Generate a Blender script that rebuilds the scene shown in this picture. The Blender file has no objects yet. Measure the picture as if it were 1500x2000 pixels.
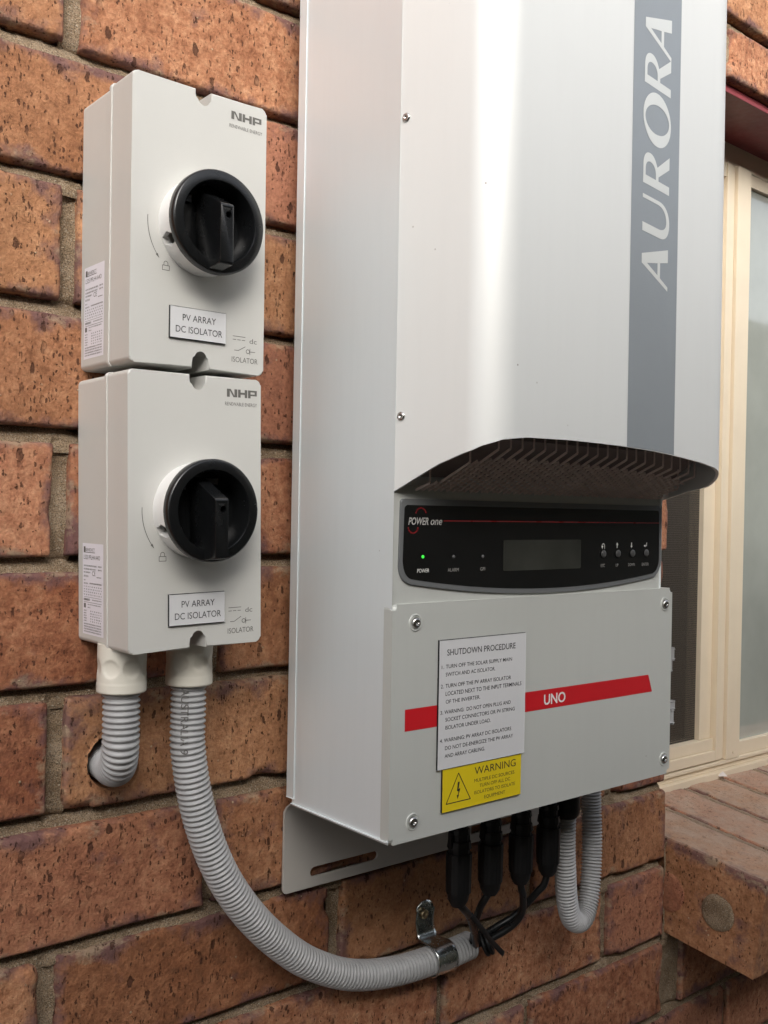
import bpy, bmesh, math, random
import numpy as np
from mathutils import Vector, Matrix, noise, Euler
R = math.radians
random.seed(7)
scene = bpy.context.scene
col = scene.collection

# ------------------------------------------------------------------ camera
cam_d = bpy.data.cameras.new('camera'); cam = bpy.data.objects.new('camera', cam_d); col.objects.link(cam)
YAW, PIT, ROL, FPX = 0.701562, 0.0040468, 0.0230518, 1943.29
cy, sy, ct, st = math.cos(YAW), math.sin(YAW), math.cos(PIT), math.sin(PIT)
_f = Vector((sy*ct, cy*ct, st)); _r = Vector((cy, -sy, 0)); _u = _r.cross(_f)
_rr = _r*math.cos(ROL) + _u*math.sin(ROL); _uu = -_r*math.sin(ROL) + _u*math.cos(ROL)
cam.matrix_world = Matrix(((_rr.x, _uu.x, -_f.x, -0.26484), (_rr.y, _uu.y, -_f.y, -0.64578), (_rr.z, _uu.z, -_f.z, -0.39277), (0, 0, 0, 1)))
cam_d.sensor_fit = 'AUTO'; cam_d.sensor_width = 36; cam_d.lens = FPX/2000*36
cam_d.clip_start = 0.02; cam_d.clip_end = 500
scene.camera = cam
# ------------------------------------------------------------------ world, sun, exposure
SUN_EL, SUN_AZ = R(29), R(209)          # azimuth measured clockwise from +Y
w = bpy.data.worlds.new('World'); scene.world = w; w.use_nodes = True
nt = w.node_tree; nt.nodes.clear()
sky = nt.nodes.new('ShaderNodeTexSky'); sky.sky_type = 'NISHITA'; sky.sun_disc = False
sky.sun_elevation = SUN_EL; sky.sun_rotation = SUN_AZ; sky.air_density = 1.0; sky.dust_density = 4.0; sky.ozone_density = 1.0
hs = nt.nodes.new('ShaderNodeHueSaturation'); hs.inputs['Saturation'].default_value = 0.36
bgn = nt.nodes.new('ShaderNodeBackground'); bgn.inputs[1].default_value = 0.15
wo = nt.nodes.new('ShaderNodeOutputWorld')
nt.links.new(sky.outputs[0], hs.inputs['Color']); nt.links.new(hs.outputs[0], bgn.inputs[0]); nt.links.new(bgn.outputs[0], wo.inputs[0])
sd = bpy.data.lights.new('sun', 'SUN'); sd.energy = .72; sd.angle = R(40); sd.color = (1, .985, .95)
so = bpy.data.objects.new('sun', sd); col.objects.link(so)
_d = Vector((math.sin(SUN_AZ)*math.cos(SUN_EL), math.cos(SUN_AZ)*math.cos(SUN_EL), math.sin(SUN_EL)))
so.rotation_euler = _d.to_track_quat('Z', 'Y').to_euler()
vs = scene.view_settings; vs.view_transform = 'Standard'; vs.look = 'None'; vs.exposure = 1.16; vs.gamma = 1.0; vs.use_curve_mapping = False

# ------------------------------------------------------------------ materials
def new_mat(name):
    m = bpy.data.materials.new(name); m.use_nodes = True
    return m, m.node_tree, m.node_tree.nodes['Principled BSDF']
def N(nt, t, **kw):
    n = nt.nodes.new(t)
    for k, v in kw.items(): setattr(n, k, v)
    return n
def coords(nt, scale=(1, 1, 1)):
    tc = N(nt, 'ShaderNodeTexCoord'); mp = N(nt, 'ShaderNodeMapping'); mp.inputs['Scale'].default_value = scale
    nt.links.new(tc.outputs['Object'], mp.inputs[0]); return mp.outputs[0]
def noi(nt, vec, scale, detail=3, rough=.55):
    n = N(nt, 'ShaderNodeTexNoise'); n.inputs['Scale'].default_value = scale; n.inputs['Detail'].default_value = detail
    n.inputs['Roughness'].default_value = rough; nt.links.new(vec, n.inputs['Vector']); return n.outputs['Fac']
def ramp(nt, fac, stops, interp='LINEAR'):
    r = N(nt, 'ShaderNodeValToRGB'); r.color_ramp.interpolation = interp
    e = r.color_ramp.elements
    while len(e) < len(stops): e.new(.5)
    for i, (p, c) in enumerate(stops):
        e[i].position = p; e[i].color = (c, c, c, 1) if isinstance(c, (int, float)) else (*c, 1)
    nt.links.new(fac, r.inputs[0]); return r.outputs[0]
def mix(nt, fac, a, b, mode='MIX'):
    m = N(nt, 'ShaderNodeMix'); m.data_type = 'RGBA'; m.blend_type = mode
    for sock, v in ((m.inputs[0], fac), (m.inputs[6], a), (m.inputs[7], b)):
        if hasattr(v, 'links'): nt.links.new(v, sock)
        elif isinstance(v, (int, float)): sock.default_value = v if sock is m.inputs[0] else (v, v, v, 1)
        else: sock.default_value = (*v, 1)
    return m.outputs[2]
def bump(nt, h, dist, strength=1, prev=None):
    b = N(nt, 'ShaderNodeBump'); b.inputs['Distance'].default_value = dist; b.inputs['Strength'].default_value = strength
    nt.links.new(h, b.inputs['Height'])
    if prev: nt.links.new(prev, b.inputs['Normal'])
    return b.outputs[0]
def math_(nt, op, a, b):
    m = N(nt, 'ShaderNodeMath'); m.operation = op
    for i, v in enumerate((a, b)):
        if hasattr(v, 'links'): nt.links.new(v, m.inputs[i])
        else: m.inputs[i].default_value = v
    return m.outputs[0]
def plain(name, c, rough=.5, metal=0, spec=.5, grain=0, gscale=2500, mottle=.06, mscale=14, coat=0, rv=.05, streak=0):
    m, nt, b = new_mat(name)
    v = coords(nt)
    n = noi(nt, v, mscale, 5)
    lo = tuple(x*(1-mottle) for x in c); hi = tuple(min(1, x*(1+mottle)) for x in c)
    cc = ramp(nt, n, [(.3, lo), (.7, hi)])
    if streak:      # rain-washed dust and a few specks of grit
        cc = mix(nt, ramp(nt, noi(nt, coords(nt, (1, 1, .07)), 130, 5, .65), [(.45, 0.0), (.75, streak)]), cc, tuple(x*.62 for x in c))
        vo = N(nt, 'ShaderNodeTexVoronoi'); vo.inputs['Scale'].default_value = 75; nt.links.new(v, vo.inputs['Vector'])
        sk = math_(nt, 'MULTIPLY', ramp(nt, vo.outputs['Distance'], [(.035, .7), (.06, 0.0)]), ramp(nt, noi(nt, v, 17, 2), [(.62, 0.0), (.66, 1.0)]))
        cc = mix(nt, sk, cc, (.16, .12, .09))
    nt.links.new(cc, b.inputs['Base Color'])
    nt.links.new(ramp(nt, noi(nt, v, mscale*5, 4), [(.3, max(0, rough-rv)), (.7, min(1, rough+rv))]), b.inputs['Roughness'])
    b.inputs['Metallic'].default_value = metal; b.inputs['Specular IOR Level'].default_value = spec
    if coat: b.inputs['Coat Weight'].default_value = coat; b.inputs['Coat Roughness'].default_value = .05
    if grain: nt.links.new(bump(nt, noi(nt, v, gscale, 2), grain), b.inputs['Normal'])
    return m

def dust(nt, v, base):
    """settled pale dust on level faces"""
    ge = N(nt, 'ShaderNodeNewGeometry'); sp = N(nt, 'ShaderNodeSeparateXYZ'); nt.links.new(ge.outputs['True Normal'], sp.inputs[0])
    up = ramp(nt, sp.outputs[2], [(.70, 0.0), (.93, 1.0)])
    pat = ramp(nt, noi(nt, v, 34, 6, .7), [(.32, .35), (.62, .90)])
    return mix(nt, math_(nt, 'MULTIPLY', up, pat), base, (.42, .31, .235))
def brick_mat(name='brick', dusty=0):
    m, nt, b = new_mat(name)
    v = coords(nt)
    at = N(nt, 'ShaderNodeAttribute'); at.attribute_name = 'tint'
    tint = at.outputs['Fac']
    big = noi(nt, v, 16, 4, .6); mid = noi(nt, v, 110, 6, .68); fine = noi(nt, v, 420, 4, .65)
    c1 = ramp(nt, mid, [(.30, (.25, .090, .042)), (.46, (.46, .205, .108)), (.62, (.58, .305, .170)), (.78, (.63, .39, .25))])
    c2 = ramp(nt, mid, [(.32, (.11, .034, .017)), (.50, (.225, .072, .032)), (.72, (.36, .145, .068))])
    base = mix(nt, math_(nt, 'ADD', tint, math_(nt, 'MULTIPLY', math_(nt, 'SUBTRACT', big, .5), 1.8)), c2, c1)
    hu = N(nt, 'ShaderNodeAttribute'); hu.attribute_name = 'hue'
    base = mix(nt, ramp(nt, hu.outputs['Fac'], [(.60, 0.0), (.95, .40)]), base, (.44, .245, .115))
    base = mix(nt, ramp(nt, hu.outputs['Fac'], [(0.0, .60), (.60, 0.0)]), base, (.52, .245, .155))
    base = mix(nt, ramp(nt, fine, [(.35, .34), (.6, 0.0)]), base, (.085, .03, .016))
    # purple-grey fire flashing in patches, mostly near the arrises
    ea = N(nt, 'ShaderNodeAttribute'); ea.attribute_name = 'edge'
    fl = ramp(nt, math_(nt, 'ADD', math_(nt, 'MULTIPLY', ea.outputs['Fac'], .22), noi(nt, v, 30, 5, .65)), [(.60, 0.0), (.76, .80)])
    base = mix(nt, fl, base, (.125, .068, .072))
    # pale grit specks
    vo = N(nt, 'ShaderNodeTexVoronoi'); vo.inputs['Scale'].default_value = 150; nt.links.new(v, vo.inputs['Vector'])
    spk = math_(nt, 'MULTIPLY', ramp(nt, vo.outputs['Distance'], [(.10, 1.0), (.16, 0.0)]), ramp(nt, noi(nt, v, 60, 2), [(.60, 0.0), (.66, 1.0)]))
    base = mix(nt, spk, base, (.50, .37, .24))
    # mortar smears left along the arrises
    sm = ramp(nt, math_(nt, 'ADD', math_(nt, 'MULTIPLY', ea.outputs['Fac'], .20), noi(nt, coords(nt, (1, 1, 1.6)), 38, 6, .72)), [(.70, 0.0), (.80, .65)])
    base = mix(nt, sm, base, (.36, .27, .175))
    # drag pits: vertical, elongated
    vp = coords(nt, (1.0, 1.0, .5))
    wob = N(nt, 'ShaderNodeMix'); wob.data_type = 'VECTOR'; wob.inputs[0].default_value = .0030
    nz3 = N(nt, 'ShaderNodeTexNoise'); nz3.inputs['Scale'].default_value = 320; nt.links.new(v, nz3.inputs['Vector'])
    nt.links.new(vp, wob.inputs[4]); nt.links.new(nz3.outputs['Color'], wob.inputs[5])
    def dots(scale, rmin, rmax, vec):
        vo_ = N(nt, 'ShaderNodeTexVoronoi'); vo_.inputs['Scale'].default_value = scale; nt.links.new(vec, vo_.inputs['Vector'])
        sep = N(nt, 'ShaderNodeSeparateColor'); nt.links.new(vo_.outputs['Color'], sep.inputs[0])
        pw = math_(nt, 'POWER', sep.outputs[0], 3.0)
        rad = math_(nt, 'ADD', math_(nt, 'MULTIPLY', pw, rmax), rmin)
        dd = math_(nt, 'SUBTRACT', rad, vo_.outputs['Distance'])
        return ramp(nt, math_(nt, 'MULTIPLY', dd, 9.0), [(0.0, 0.0), (.45, 1.0)])
    dens = noi(nt, v, 24, 3)
    d1 = math_(nt, 'MULTIPLY', dots(150, -.02, .40, wob.outputs[1]), ramp(nt, dens, [(.38, 0.0), (.50, 1.0)]))
    d2 = math_(nt, 'MULTIPLY', dots(480, .02, .46, wob.outputs[1]), ramp(nt, noi(nt, v, 50, 2), [(.34, .25), (.48, 1.0)]))
    h2 = ramp(nt, math_(nt, 'ADD', noi(nt, coords(nt, (1, 1, .30)), 210, 4, .7), math_(nt, 'MULTIPLY', math_(nt, 'SUBTRACT', dens, .5), .20)), [(.645, 0.0), (.685, 1.0)])
    pits = math_(nt, 'MAXIMUM', math_(nt, 'MAXIMUM', d1, d2), math_(nt, 'MULTIPLY', h2, .8))
    base = mix(nt, math_(nt, 'MULTIPLY', pits, .80), base, (.050, .018, .010))
    if dusty: base = dust(nt, v, base)
    nt.links.new(base, b.inputs['Base Color'])
    b.inputs['Roughness'].default_value = .86; b.inputs['Specular IOR Level'].default_value = .25
    n1 = bump(nt, noi(nt, v, 130, 6, .65), .0022)
    n2 = bump(nt, noi(nt, vp, 700, 3, .6), .0006, 1, n1)
    n3 = bump(nt, math_(nt, 'SUBTRACT', 1.0, pits), .0022, 1, n2)
    n4 = bump(nt, spk, .0006, 1, n3)
    nt.links.new(n4, b.inputs['Normal'])
    return m
def mortar_mat(name='mortar', dusty=0):
    m, nt, b = new_mat(name)
    v = coords(nt)
    c = ramp(nt, noi(nt, v, 40, 5, .6), [(.3, (.26, .18, .11)), (.55, (.43, .315, .205)), (.75, (.54, .42, .30))])
    c = mix(nt, ramp(nt, noi(nt, v, 1300, 2), [(.38, .75), (.54, 0.0)]), c, (.10, .075, .05))
    c = mix(nt, ramp(nt, noi(nt, v, 900, 2), [(.58, 0.0), (.68, .8)]), c, (.60, .53, .42))
    if dusty: c = dust(nt, v, c)
    nt.links.new(c, b.inputs['Base Color']); b.inputs['Roughness'].default_value = .95; b.inputs['Specular IOR Level'].default_value = .1
    n1 = bump(nt, noi(nt, v, 160, 5, .7), .004)
    nt.links.new(bump(nt, noi(nt, v, 900, 3, .65), .0022, 1, n1), b.inputs['Normal'])
    return m
M = {}
M['brick'] = brick_mat(); M['mortar'] = mortar_mat(); M['sill_brick'] = brick_mat('dusty_brick', 1); M['sill_mortar'] = mortar_mat('dusty_mortar', 1)
M['iso'] = plain('cream_plastic', (.54, .535, .505), .38, grain=.00006, gscale=1800, mottle=.02)
M['white_plastic'] = plain('white_plastic', (.72, .71, .69), .32, mottle=.02)
M['pvc'] = plain('cream_pvc', (.66, .63, .55), .4, mottle=.03)
M['conduit'] = plain('grey_conduit', (.36, .36, .362), .42, mottle=.05, mscale=30)
M['black'] = plain('black_plastic', (.007, .0075, .008), .30, mottle=.15, spec=.4)
M['knob'] = plain('black_knob', (.006, .0065, .007), .24, mottle=.15)
M['black_matt'] = plain('black_rubber', (.0055, .0055, .006), .5, mottle=.2, spec=.3)
M['black_gloss'] = plain('black_gloss', (.004, .004, .005), .10, mottle=.1)
M['silver'] = plain('satin_silver', (.70, .71, .695), .52, metal=.26, grain=.000012, gscale=3500, mottle=.012, mscale=5, rv=.006, streak=.035)
M['side'] = plain('satin_silver_casing', (.75, .79, .80), .40, metal=.28, grain=.000012, gscale=3500, mottle=.012, mscale=5, rv=.006, streak=.05)
M['lid'] = plain('powder_coat', (.52, .53, .50), .45, metal=.12, rv=.01, streak=.05, grain=.00003, gscale=2600, mottle=.02, mscale=8)
M['plate'] = plain('bracket_coat', (.50, .475, .44), .5, metal=.1, grain=.00003, gscale=2200, mottle=.03)
M['stripe'] = plain('grey_blue_band', (.29, .315, .335), .38, metal=.3, mottle=.02)
M['pale_ink'] = plain('pale_lettering', (.70, .71, .68), .38, metal=.4, mottle=.02)
M['red'] = plain('red_band', (.52, .012, .018), .4, mottle=.04)
M['red_line'] = plain('red_line', (.26, .018, .02), .3)
M['white_ink'] = plain('white_lettering', (.72, .71, .68), .5)
M['grey_print'] = plain('grey_lettering', (.12, .115, .105), .5)
M['logo_ink'] = plain('logo_lettering', (.40, .39, .37), .5)
M['dim_ink'] = plain('dim_lettering', (.30, .29, .27), .5)
M['black_ink'] = plain('black_lettering', (.02, .02, .022), .5)
M['sign_white'] = plain('white_laminate', (.60, .60, .605), .42, mottle=.02)
M['sign_yellow'] = plain('yellow_laminate', (.68, .52, .012), .42, mottle=.03)
M['sticker'] = plain('label_paper', (.74, .73, .78), .4, mottle=.015)
M['steel'] = plain('stainless', (.55, .54, .52), .22, metal=1, mottle=.15, mscale=300)
M['zinc'] = plain('zinc_plate', (.66, .70, .68), .24, metal=1, mottle=.18, mscale=90, grain=.0003, gscale=120)
M['brass'] = plain('passivated_screw', (.42, .33, .20), .3, metal=1, mottle=.3, mscale=400)
M['display'] = plain('display_black', (.008, .008, .008), .22, mottle=.1)
M['display_rim'] = plain('display_grey', (.14, .145, .148), .35, mottle=.03)
M['lcd'] = plain('lcd_glass', (.036, .037, .032), .10, mottle=.25, mscale=22)
M['button'] = plain('button', (.07, .07, .07), .3)
M['fin'] = plain('grille', (.62, .52, .48), .5, metal=.1, mottle=.1, mscale=60)
M['sink'] = plain('heat_sink_dark', (.20, .16, .15), .6)
M['lamp_off'] = plain('lamp_off', (.09, .09, .09), .25)
M['alu'] = plain('cream_aluminium', (.72, .62, .47), .38, metal=.1, mottle=.03, mscale=20, grain=.00003, gscale=1500)
M['maroon'] = plain('maroon_paint', (.20, .028, .034), .45, mottle=.15, mscale=25, grain=.0004, gscale=90)
M['ground'] = plain('paving', (.22, .19, .16), .85, mottle=.25, mscale=3, grain=.002, gscale=120)
M['fence_post'] = plain('fence_post', (.10, .115, .09), .45)
M['scrap'] = plain('paper_scrap', (.75, .70, .66), .7)
m, nt, b = new_mat('green_led'); b.inputs['Base Color'].default_value = (.02, .25, .02, 1); b.inputs['Emission Color'].default_value = (.05, .9, .07, 1); b.inputs['Emission Strength'].default_value = .45; M['led'] = m

# ------------------------------------------------------------------ mesh helpers
def mesh_obj(name, verts, faces, mat, parent=None, smooth=True, attrs=None):
    me = bpy.data.meshes.new(name); me.from_pydata([tuple(v) for v in verts], [], faces); me.update()
    if smooth: me.polygons.foreach_set('use_smooth', [True]*len(me.polygons))
    for an, vals in (attrs or {}).items():
        a = me.attributes.new(an, 'FLOAT', 'POINT'); a.data.foreach_set('value', vals)
    me.materials.append(mat)
    o = bpy.data.objects.new(name, me); col.objects.link(o)
    if parent is not None: attach(o, parent)
    return o
def attach(o, parent):
    """mesh is written in the thing's own frame shifted by its base: parent stores 'base'"""
    o.parent = parent
    r = parent
    while r.parent is not None: r = r.parent
    if r.get('_base') is not None and not o.get('_done'):
        bs = Vector(r['_base']); o.data.transform(Matrix.Translation(-bs)); o['_done'] = 1
def bm_obj(name, bm, mat, parent=None, smooth=True, angle=35):
    me = bpy.data.meshes.new(name)
    bmesh.ops.recalc_face_normals(bm, faces=bm.faces[:])
    bm.to_mesh(me); bm.free()
    if smooth:
        me.polygons.foreach_set('use_smooth', [True]*len(me.polygons)); me.set_sharp_from_angle(angle=R(angle))
    me.materials.append(mat)
    o = bpy.data.objects.new(name, me); col.objects.link(o)
    if smooth: wn = o.modifiers.new('normals', 'WEIGHTED_NORMAL'); wn.keep_sharp = True; wn.weight = 80
    if parent is not None: attach(o, parent)
    return o
def add_box(bm, x0, x1, y0, y1, z0, z1, bev=0, seg=2, rot=None):
    r = bmesh.ops.create_cube(bm, size=1)
    vs_ = r['verts']
    for v in vs_: v.co = Vector((x0+(x1-x0)*(v.co.x+.5), y0+(y1-y0)*(v.co.y+.5), z0+(z1-z0)*(v.co.z+.5)))
    if bev:
        es = list({e for v in vs_ for e in v.link_edges})
        rr = bmesh.ops.bevel(bm, geom=es, offset=bev, segments=seg, affect='EDGES', profile=.5)
        vs_ = list({v for f in rr['faces'] for v in f.verts} | {v for v in vs_ if v.is_valid})
    if rot is not None:
        for v in vs_: v.co = rot @ v.co
    return vs_
def add_prism(bm, pts, y0, y1, bev=0, seg=3):
    """polygon pts (x,z) extruded from y0 (back) to y1 (front); front rim bevelled"""
    vb = [bm.verts.new((x, y0, z)) for x, z in pts]; vf = [bm.verts.new((x, y1, z)) for x, z in pts]
    n = len(pts); bm.faces.new(vb); ff = bm.faces.new(vf)
    for i in range(n): bm.faces.new((vb[i], vb[(i+1) % n], vf[(i+1) % n], vf[i]))
    if bev:
        bmesh.ops.bevel(bm, geom=list(ff.edges), offset=bev, segments=seg, affect='EDGES', profile=.5)
    return bm
def add_cyl(bm, c, r, y0, y1, n=40, r2=None, bev=0):
    """cylinder along y"""
    r2 = r if r2 is None else r2
    a = [bm.verts.new((c[0]+r*math.cos(t), y0, c[1]+r*math.sin(t))) for t in [2*math.pi*i/n for i in range(n)]]
    b_ = [bm.verts.new((c[0]+r2*math.cos(t), y1, c[1]+r2*math.sin(t))) for t in [2*math.pi*i/n for i in range(n)]]
    bm.faces.new(a); f = bm.faces.new(b_)
    for i in range(n): bm.faces.new((a[i], a[(i+1) % n], b_[(i+1) % n], b_[i]))
    if bev: bmesh.ops.bevel(bm, geom=list(f.edges), offset=bev, segments=2, affect='EDGES', profile=.5)
def lathe(prof, c, axis='y', n=64, close=True):
    """prof: list of (r, a) ; returns verts, faces"""
    V_, F_ = [], []
    for r, a in prof:
        for i in range(n):
            t = 2*math.pi*i/n
            if axis == 'y': V_.append((c[0]+r*math.cos(t), a, c[1]+r*math.sin(t)))
            else: V_.append((c[0]+r*math.cos(t), c[1]+r*math.sin(t), a))
    for k in range(len(prof)-1):
        for i in range(n):
            j = (i+1) % n; F_.append((k*n+i, k*n+j, (k+1)*n+j, (k+1)*n+i))
    return V_, F_
def spline(pts, step):
    P = [Vector(p) for p in pts]; P = [P[0]*2-P[1]] + P + [P[-1]*2-P[-2]]
    out = []
    for i in range(1, len(P)-2):
        a, b_, c, d = P[i-1:i+3]
        for k in range(40):
            t = k/40
            out.append(.5*((2*b_)+(-a+c)*t+(2*a-5*b_+4*c-d)*t*t+(-a+3*b_-3*c+d)*t**3))
    out.append(P[-2])
    L = [0]
    for i in range(1, len(out)): L.append(L[-1]+(out[i]-out[i-1]).length)
    res = []; s = 0; i = 0
    while s < L[-1]:
        while L[i+1] < s: i += 1
        t = (s-L[i])/max(1e-9, L[i+1]-L[i]); res.append(out[i].lerp(out[i+1], t)); s += step
    return res
def sweep(path, rfun, nseg=36, step=None, cap=True, sx=1.0, up=None):
    V_, F_ = [], []
    n = len(path); T = []
    for i in range(n):
        T.append((path[min(n-1, i+1)]-path[max(0, i-1)]).normalized())
    nrm = (up or Vector((0, 0, 1))).cross(T[0]) if up or abs(T[0].z) < .9 else Vector((1, 0, 0)).cross(T[0])
    nrm.normalize()
    for i in range(n):
        nrm = (nrm - T[i]*nrm.dot(T[i])).normalized(); bi = T[i].cross(nrm)
        r = rfun(i)
        for k in range(nseg):
            a = 2*math.pi*k/nseg; V_.append(path[i]+nrm*(r*math.cos(a)*sx)+bi*(r*math.sin(a)))
    for i in range(n-1):
        for k in range(nseg):
            j = (k+1) % nseg; F_.append((i*nseg+k, i*nseg+j, (i+1)*nseg+j, (i+1)*nseg+k))
    if cap:
        F_.append(tuple(range(nseg))[::-1]); F_.append(tuple((n-1)*nseg+k for k in range(nseg)))
    return V_, F_
def rounded(x0, x1, z0, z1, r, n=6):
    P = []
    for cx, cz, a0 in ((x1-r, z1-r, 0), (x0+r, z1-r, 90), (x0+r, z0+r, 180), (x1-r, z0+r, 270)):
        for i in range(n+1):
            a = R(a0+90*i/n); P.append((cx+r*math.cos(a), cz+r*math.sin(a)))
    return P
def boolean(o, cutters):
    for c in cutters:
        md = o.modifiers.new('cut', 'BOOLEAN'); md.operation = 'DIFFERENCE'; md.object = c; md.solver = 'EXACT'
    dg = bpy.context.evaluated_depsgraph_get(); dg.update()
    me = bpy.data.meshes.new_from_object(o.evaluated_get(dg)); o.modifiers.clear(); old = o.data; o.data = me
    if me.materials and me.materials[0] is None: me.materials[0] = old.materials[0]
    while len(me.materials) > 1: me.materials.pop(index=len(me.materials)-1)
    me.set_sharp_from_angle(angle=R(30))
    for c in cutters: bpy.data.objects.remove(c, do_unlink=True)
def tag(o, label, cat=None, group=None):
    o['label'] = label
    if cat: o['category'] = cat
    if group: o['group'] = group
    return o
PIV = {'1': (.06, -.21), '2': (.06, -.39), '3': (.33, -.4), 'w': (0, 0)}
TILT = {'1': (-.0113, -.0065), '2': (-.0274, .0024), '3': (-.0071, -.0066), 'w': (0, 0)}
def thing(name, label, cat, frame, base, group=None):
    o = bpy.data.objects.new(name, None); col.objects.link(o); o.empty_display_size = .03
    a, b_ = TILT[frame]; c = Vector((PIV[frame][0], 0, PIV[frame][1]))
    rot = Euler((0, a, b_)).to_matrix()
    o.location = rot @ (Vector(base)-c) + c; o.rotation_euler = (0, a, b_)
    o['_base'] = tuple(base)
    return tag(o, label, cat, group)

# ---- lettering
_tc = {}
def glyphs(s, space=1.0, shear=0, weight=0):
    key = (s, space, shear, weight)
    if key in _tc: return _tc[key]
    cu = bpy.data.curves.new('t', 'FONT'); cu.body = s; cu.size = 1; cu.space_character = space; cu.shear = shear; cu.offset = weight; cu.resolution_u = 4
    cu.fill_mode = 'FRONT' if hasattr(cu, 'fill_mode') else cu.fill_mode
    o = bpy.data.objects.new('t', cu); col.objects.link(o)
    dg = bpy.context.evaluated_depsgraph_get(); dg.update()
    me = bpy.data.meshes.new_from_object(o.evaluated_get(dg))
    V_ = [(v.co.x, v.co.y) for v in me.vertices]; F_ = [tuple(p.vertices) for p in me.polygons]
    bpy.data.objects.remove(o, do_unlink=True); bpy.data.meshes.remove(me); bpy.data.curves.remove(cu)
    _tc[key] = (V_, F_); return _tc[key]
class Ink:
    """flat printing collected into one mesh; map2d(x,z)->3D"""
    def __init__(s, y=None, fn=None): s.V = []; s.F = []; s.fn = fn or (lambda a, b_: (a, y, b_))
    def raw(s, V_, F_):
        o = len(s.V); s.V += [s.fn(*v) for v in V_]; s.F += [tuple(i+o for i in f) for f in F_]
    def text(s, t, x0, x1, z0, z1, **kw):
        V_, F_ = glyphs(t, **kw); xs = [v[0] for v in V_]; a0, a1 = min(xs), max(xs)
        H = glyphs('H')[0]; h = max(v[1] for v in H)
        s.raw([(x0+(x-a0)/(a1-a0)*(x1-x0), z0+y/h*(z1-z0)) for x, y in V_], F_)
    def poly(s, pts): s.raw(pts, [tuple(range(len(pts)))])
    def rect(s, x0, x1, z0, z1): s.poly([(x0, z0), (x1, z0), (x1, z1), (x0, z1)])
    def line(s, pts, w):
        for (xa, za), (xb, zb) in zip(pts, pts[1:]):
            d = Vector((xb-xa, zb-za)); L = d.length
            if L < 1e-9: continue
            d /= L; n_ = Vector((-d.y, d.x))*w/2; e = d*w*.25
            s.poly([(xa-n_.x-e.x, za-n_.y-e.y), (xb-n_.x+e.x, zb-n_.y+e.y), (xb+n_.x+e.x, zb+n_.y+e.y), (xa+n_.x-e.x, za+n_.y-e.y)])
    def ring(s, c, r, w, a0=0, a1=360, n=28):
        s.line([(c[0]+r*math.cos(R(a0+(a1-a0)*i/n)), c[1]+r*math.sin(R(a0+(a1-a0)*i/n))) for i in range(n+1)], w)
    def curve(s, loops, f):
        """outline loops with holes, filled; f maps letter coords to print coords"""
        cu = bpy.data.curves.new('g', 'CURVE'); cu.dimensions = '2D'; cu.fill_mode = 'BOTH'
        for lp in loops:
            sp = cu.splines.new('POLY'); sp.points.add(len(lp)-1); sp.use_cyclic_u = True
            for i, (x, y) in enumerate(lp): sp.points[i].co = (x, y, 0, 1)
        o = bpy.data.objects.new('g', cu); col.objects.link(o); dg = bpy.context.evaluated_depsgraph_get(); dg.update()
        me = bpy.data.meshes.new_from_object(o.evaluated_get(dg))
        s.raw([f(v.co.x, v.co.y) for v in me.vertices], [tuple(p.vertices) for p in me.polygons])
        bpy.data.objects.remove(o, do_unlink=True); bpy.data.meshes.remove(me); bpy.data.curves.remove(cu)
    def build(s, name, mat, parent): return mesh_obj(name, s.V, s.F, mat, parent, smooth=False)

# ================================================================== SETTING
g = mesh_obj('ground', [(-40, -40, -1.75), (40, -40, -1.75), (40, 40, -1.75), (-40, 40, -1.75)], [(0, 1, 2, 3)], M['ground'], smooth=False)
g['kind'] = 'structure'

fence = bpy.data.objects.new('shade_fence', None); col.objects.link(fence); fence.location = (0, -1.60, -1.75); fence['_base'] = (0, -1.60, -1.75)  # fence added out of view to darken the lower wall and shape reflections
tag(fence, 'added dull green ribbed metal fence behind the camera, blocking low light from the wall and reflected in the window', 'fence')
V_, F_ = [], []
xs_ = []
x = -4.0
while x < 5.0: xs_ += [(x, 0), (x+.03, 0), (x+.045, .035), (x+.075, .035), (x+.09, 0)]; x += .19
for x, d in xs_: V_ += [(x, -1.60-d, -1.72), (x, -1.60-d, .52)]
for i in range(len(xs_)-1): F_.append((2*i, 2*i+2, 2*i+3, 2*i+1))
mesh_obj('panel', V_, F_, plain('fence_green', (.085, .10, .075), .5), fence, smooth=False)
bm = bmesh.new(); add_box(bm, -4, 5, -1.575, -1.645, .51, .55); add_box(bm, -4, 5, -1.575, -1.645, -1.75, -1.70); bm_obj('rail', bm, M['fence_post'], fence)
for x in (-3.2, -.8, 1.6, 4.0):
    bm = bmesh.new(); add_box(bm, x-.03, x+.03, -1.565, -1.655, -1.75, .545); bm_obj('post', bm, M['fence_post'], fence)

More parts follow.
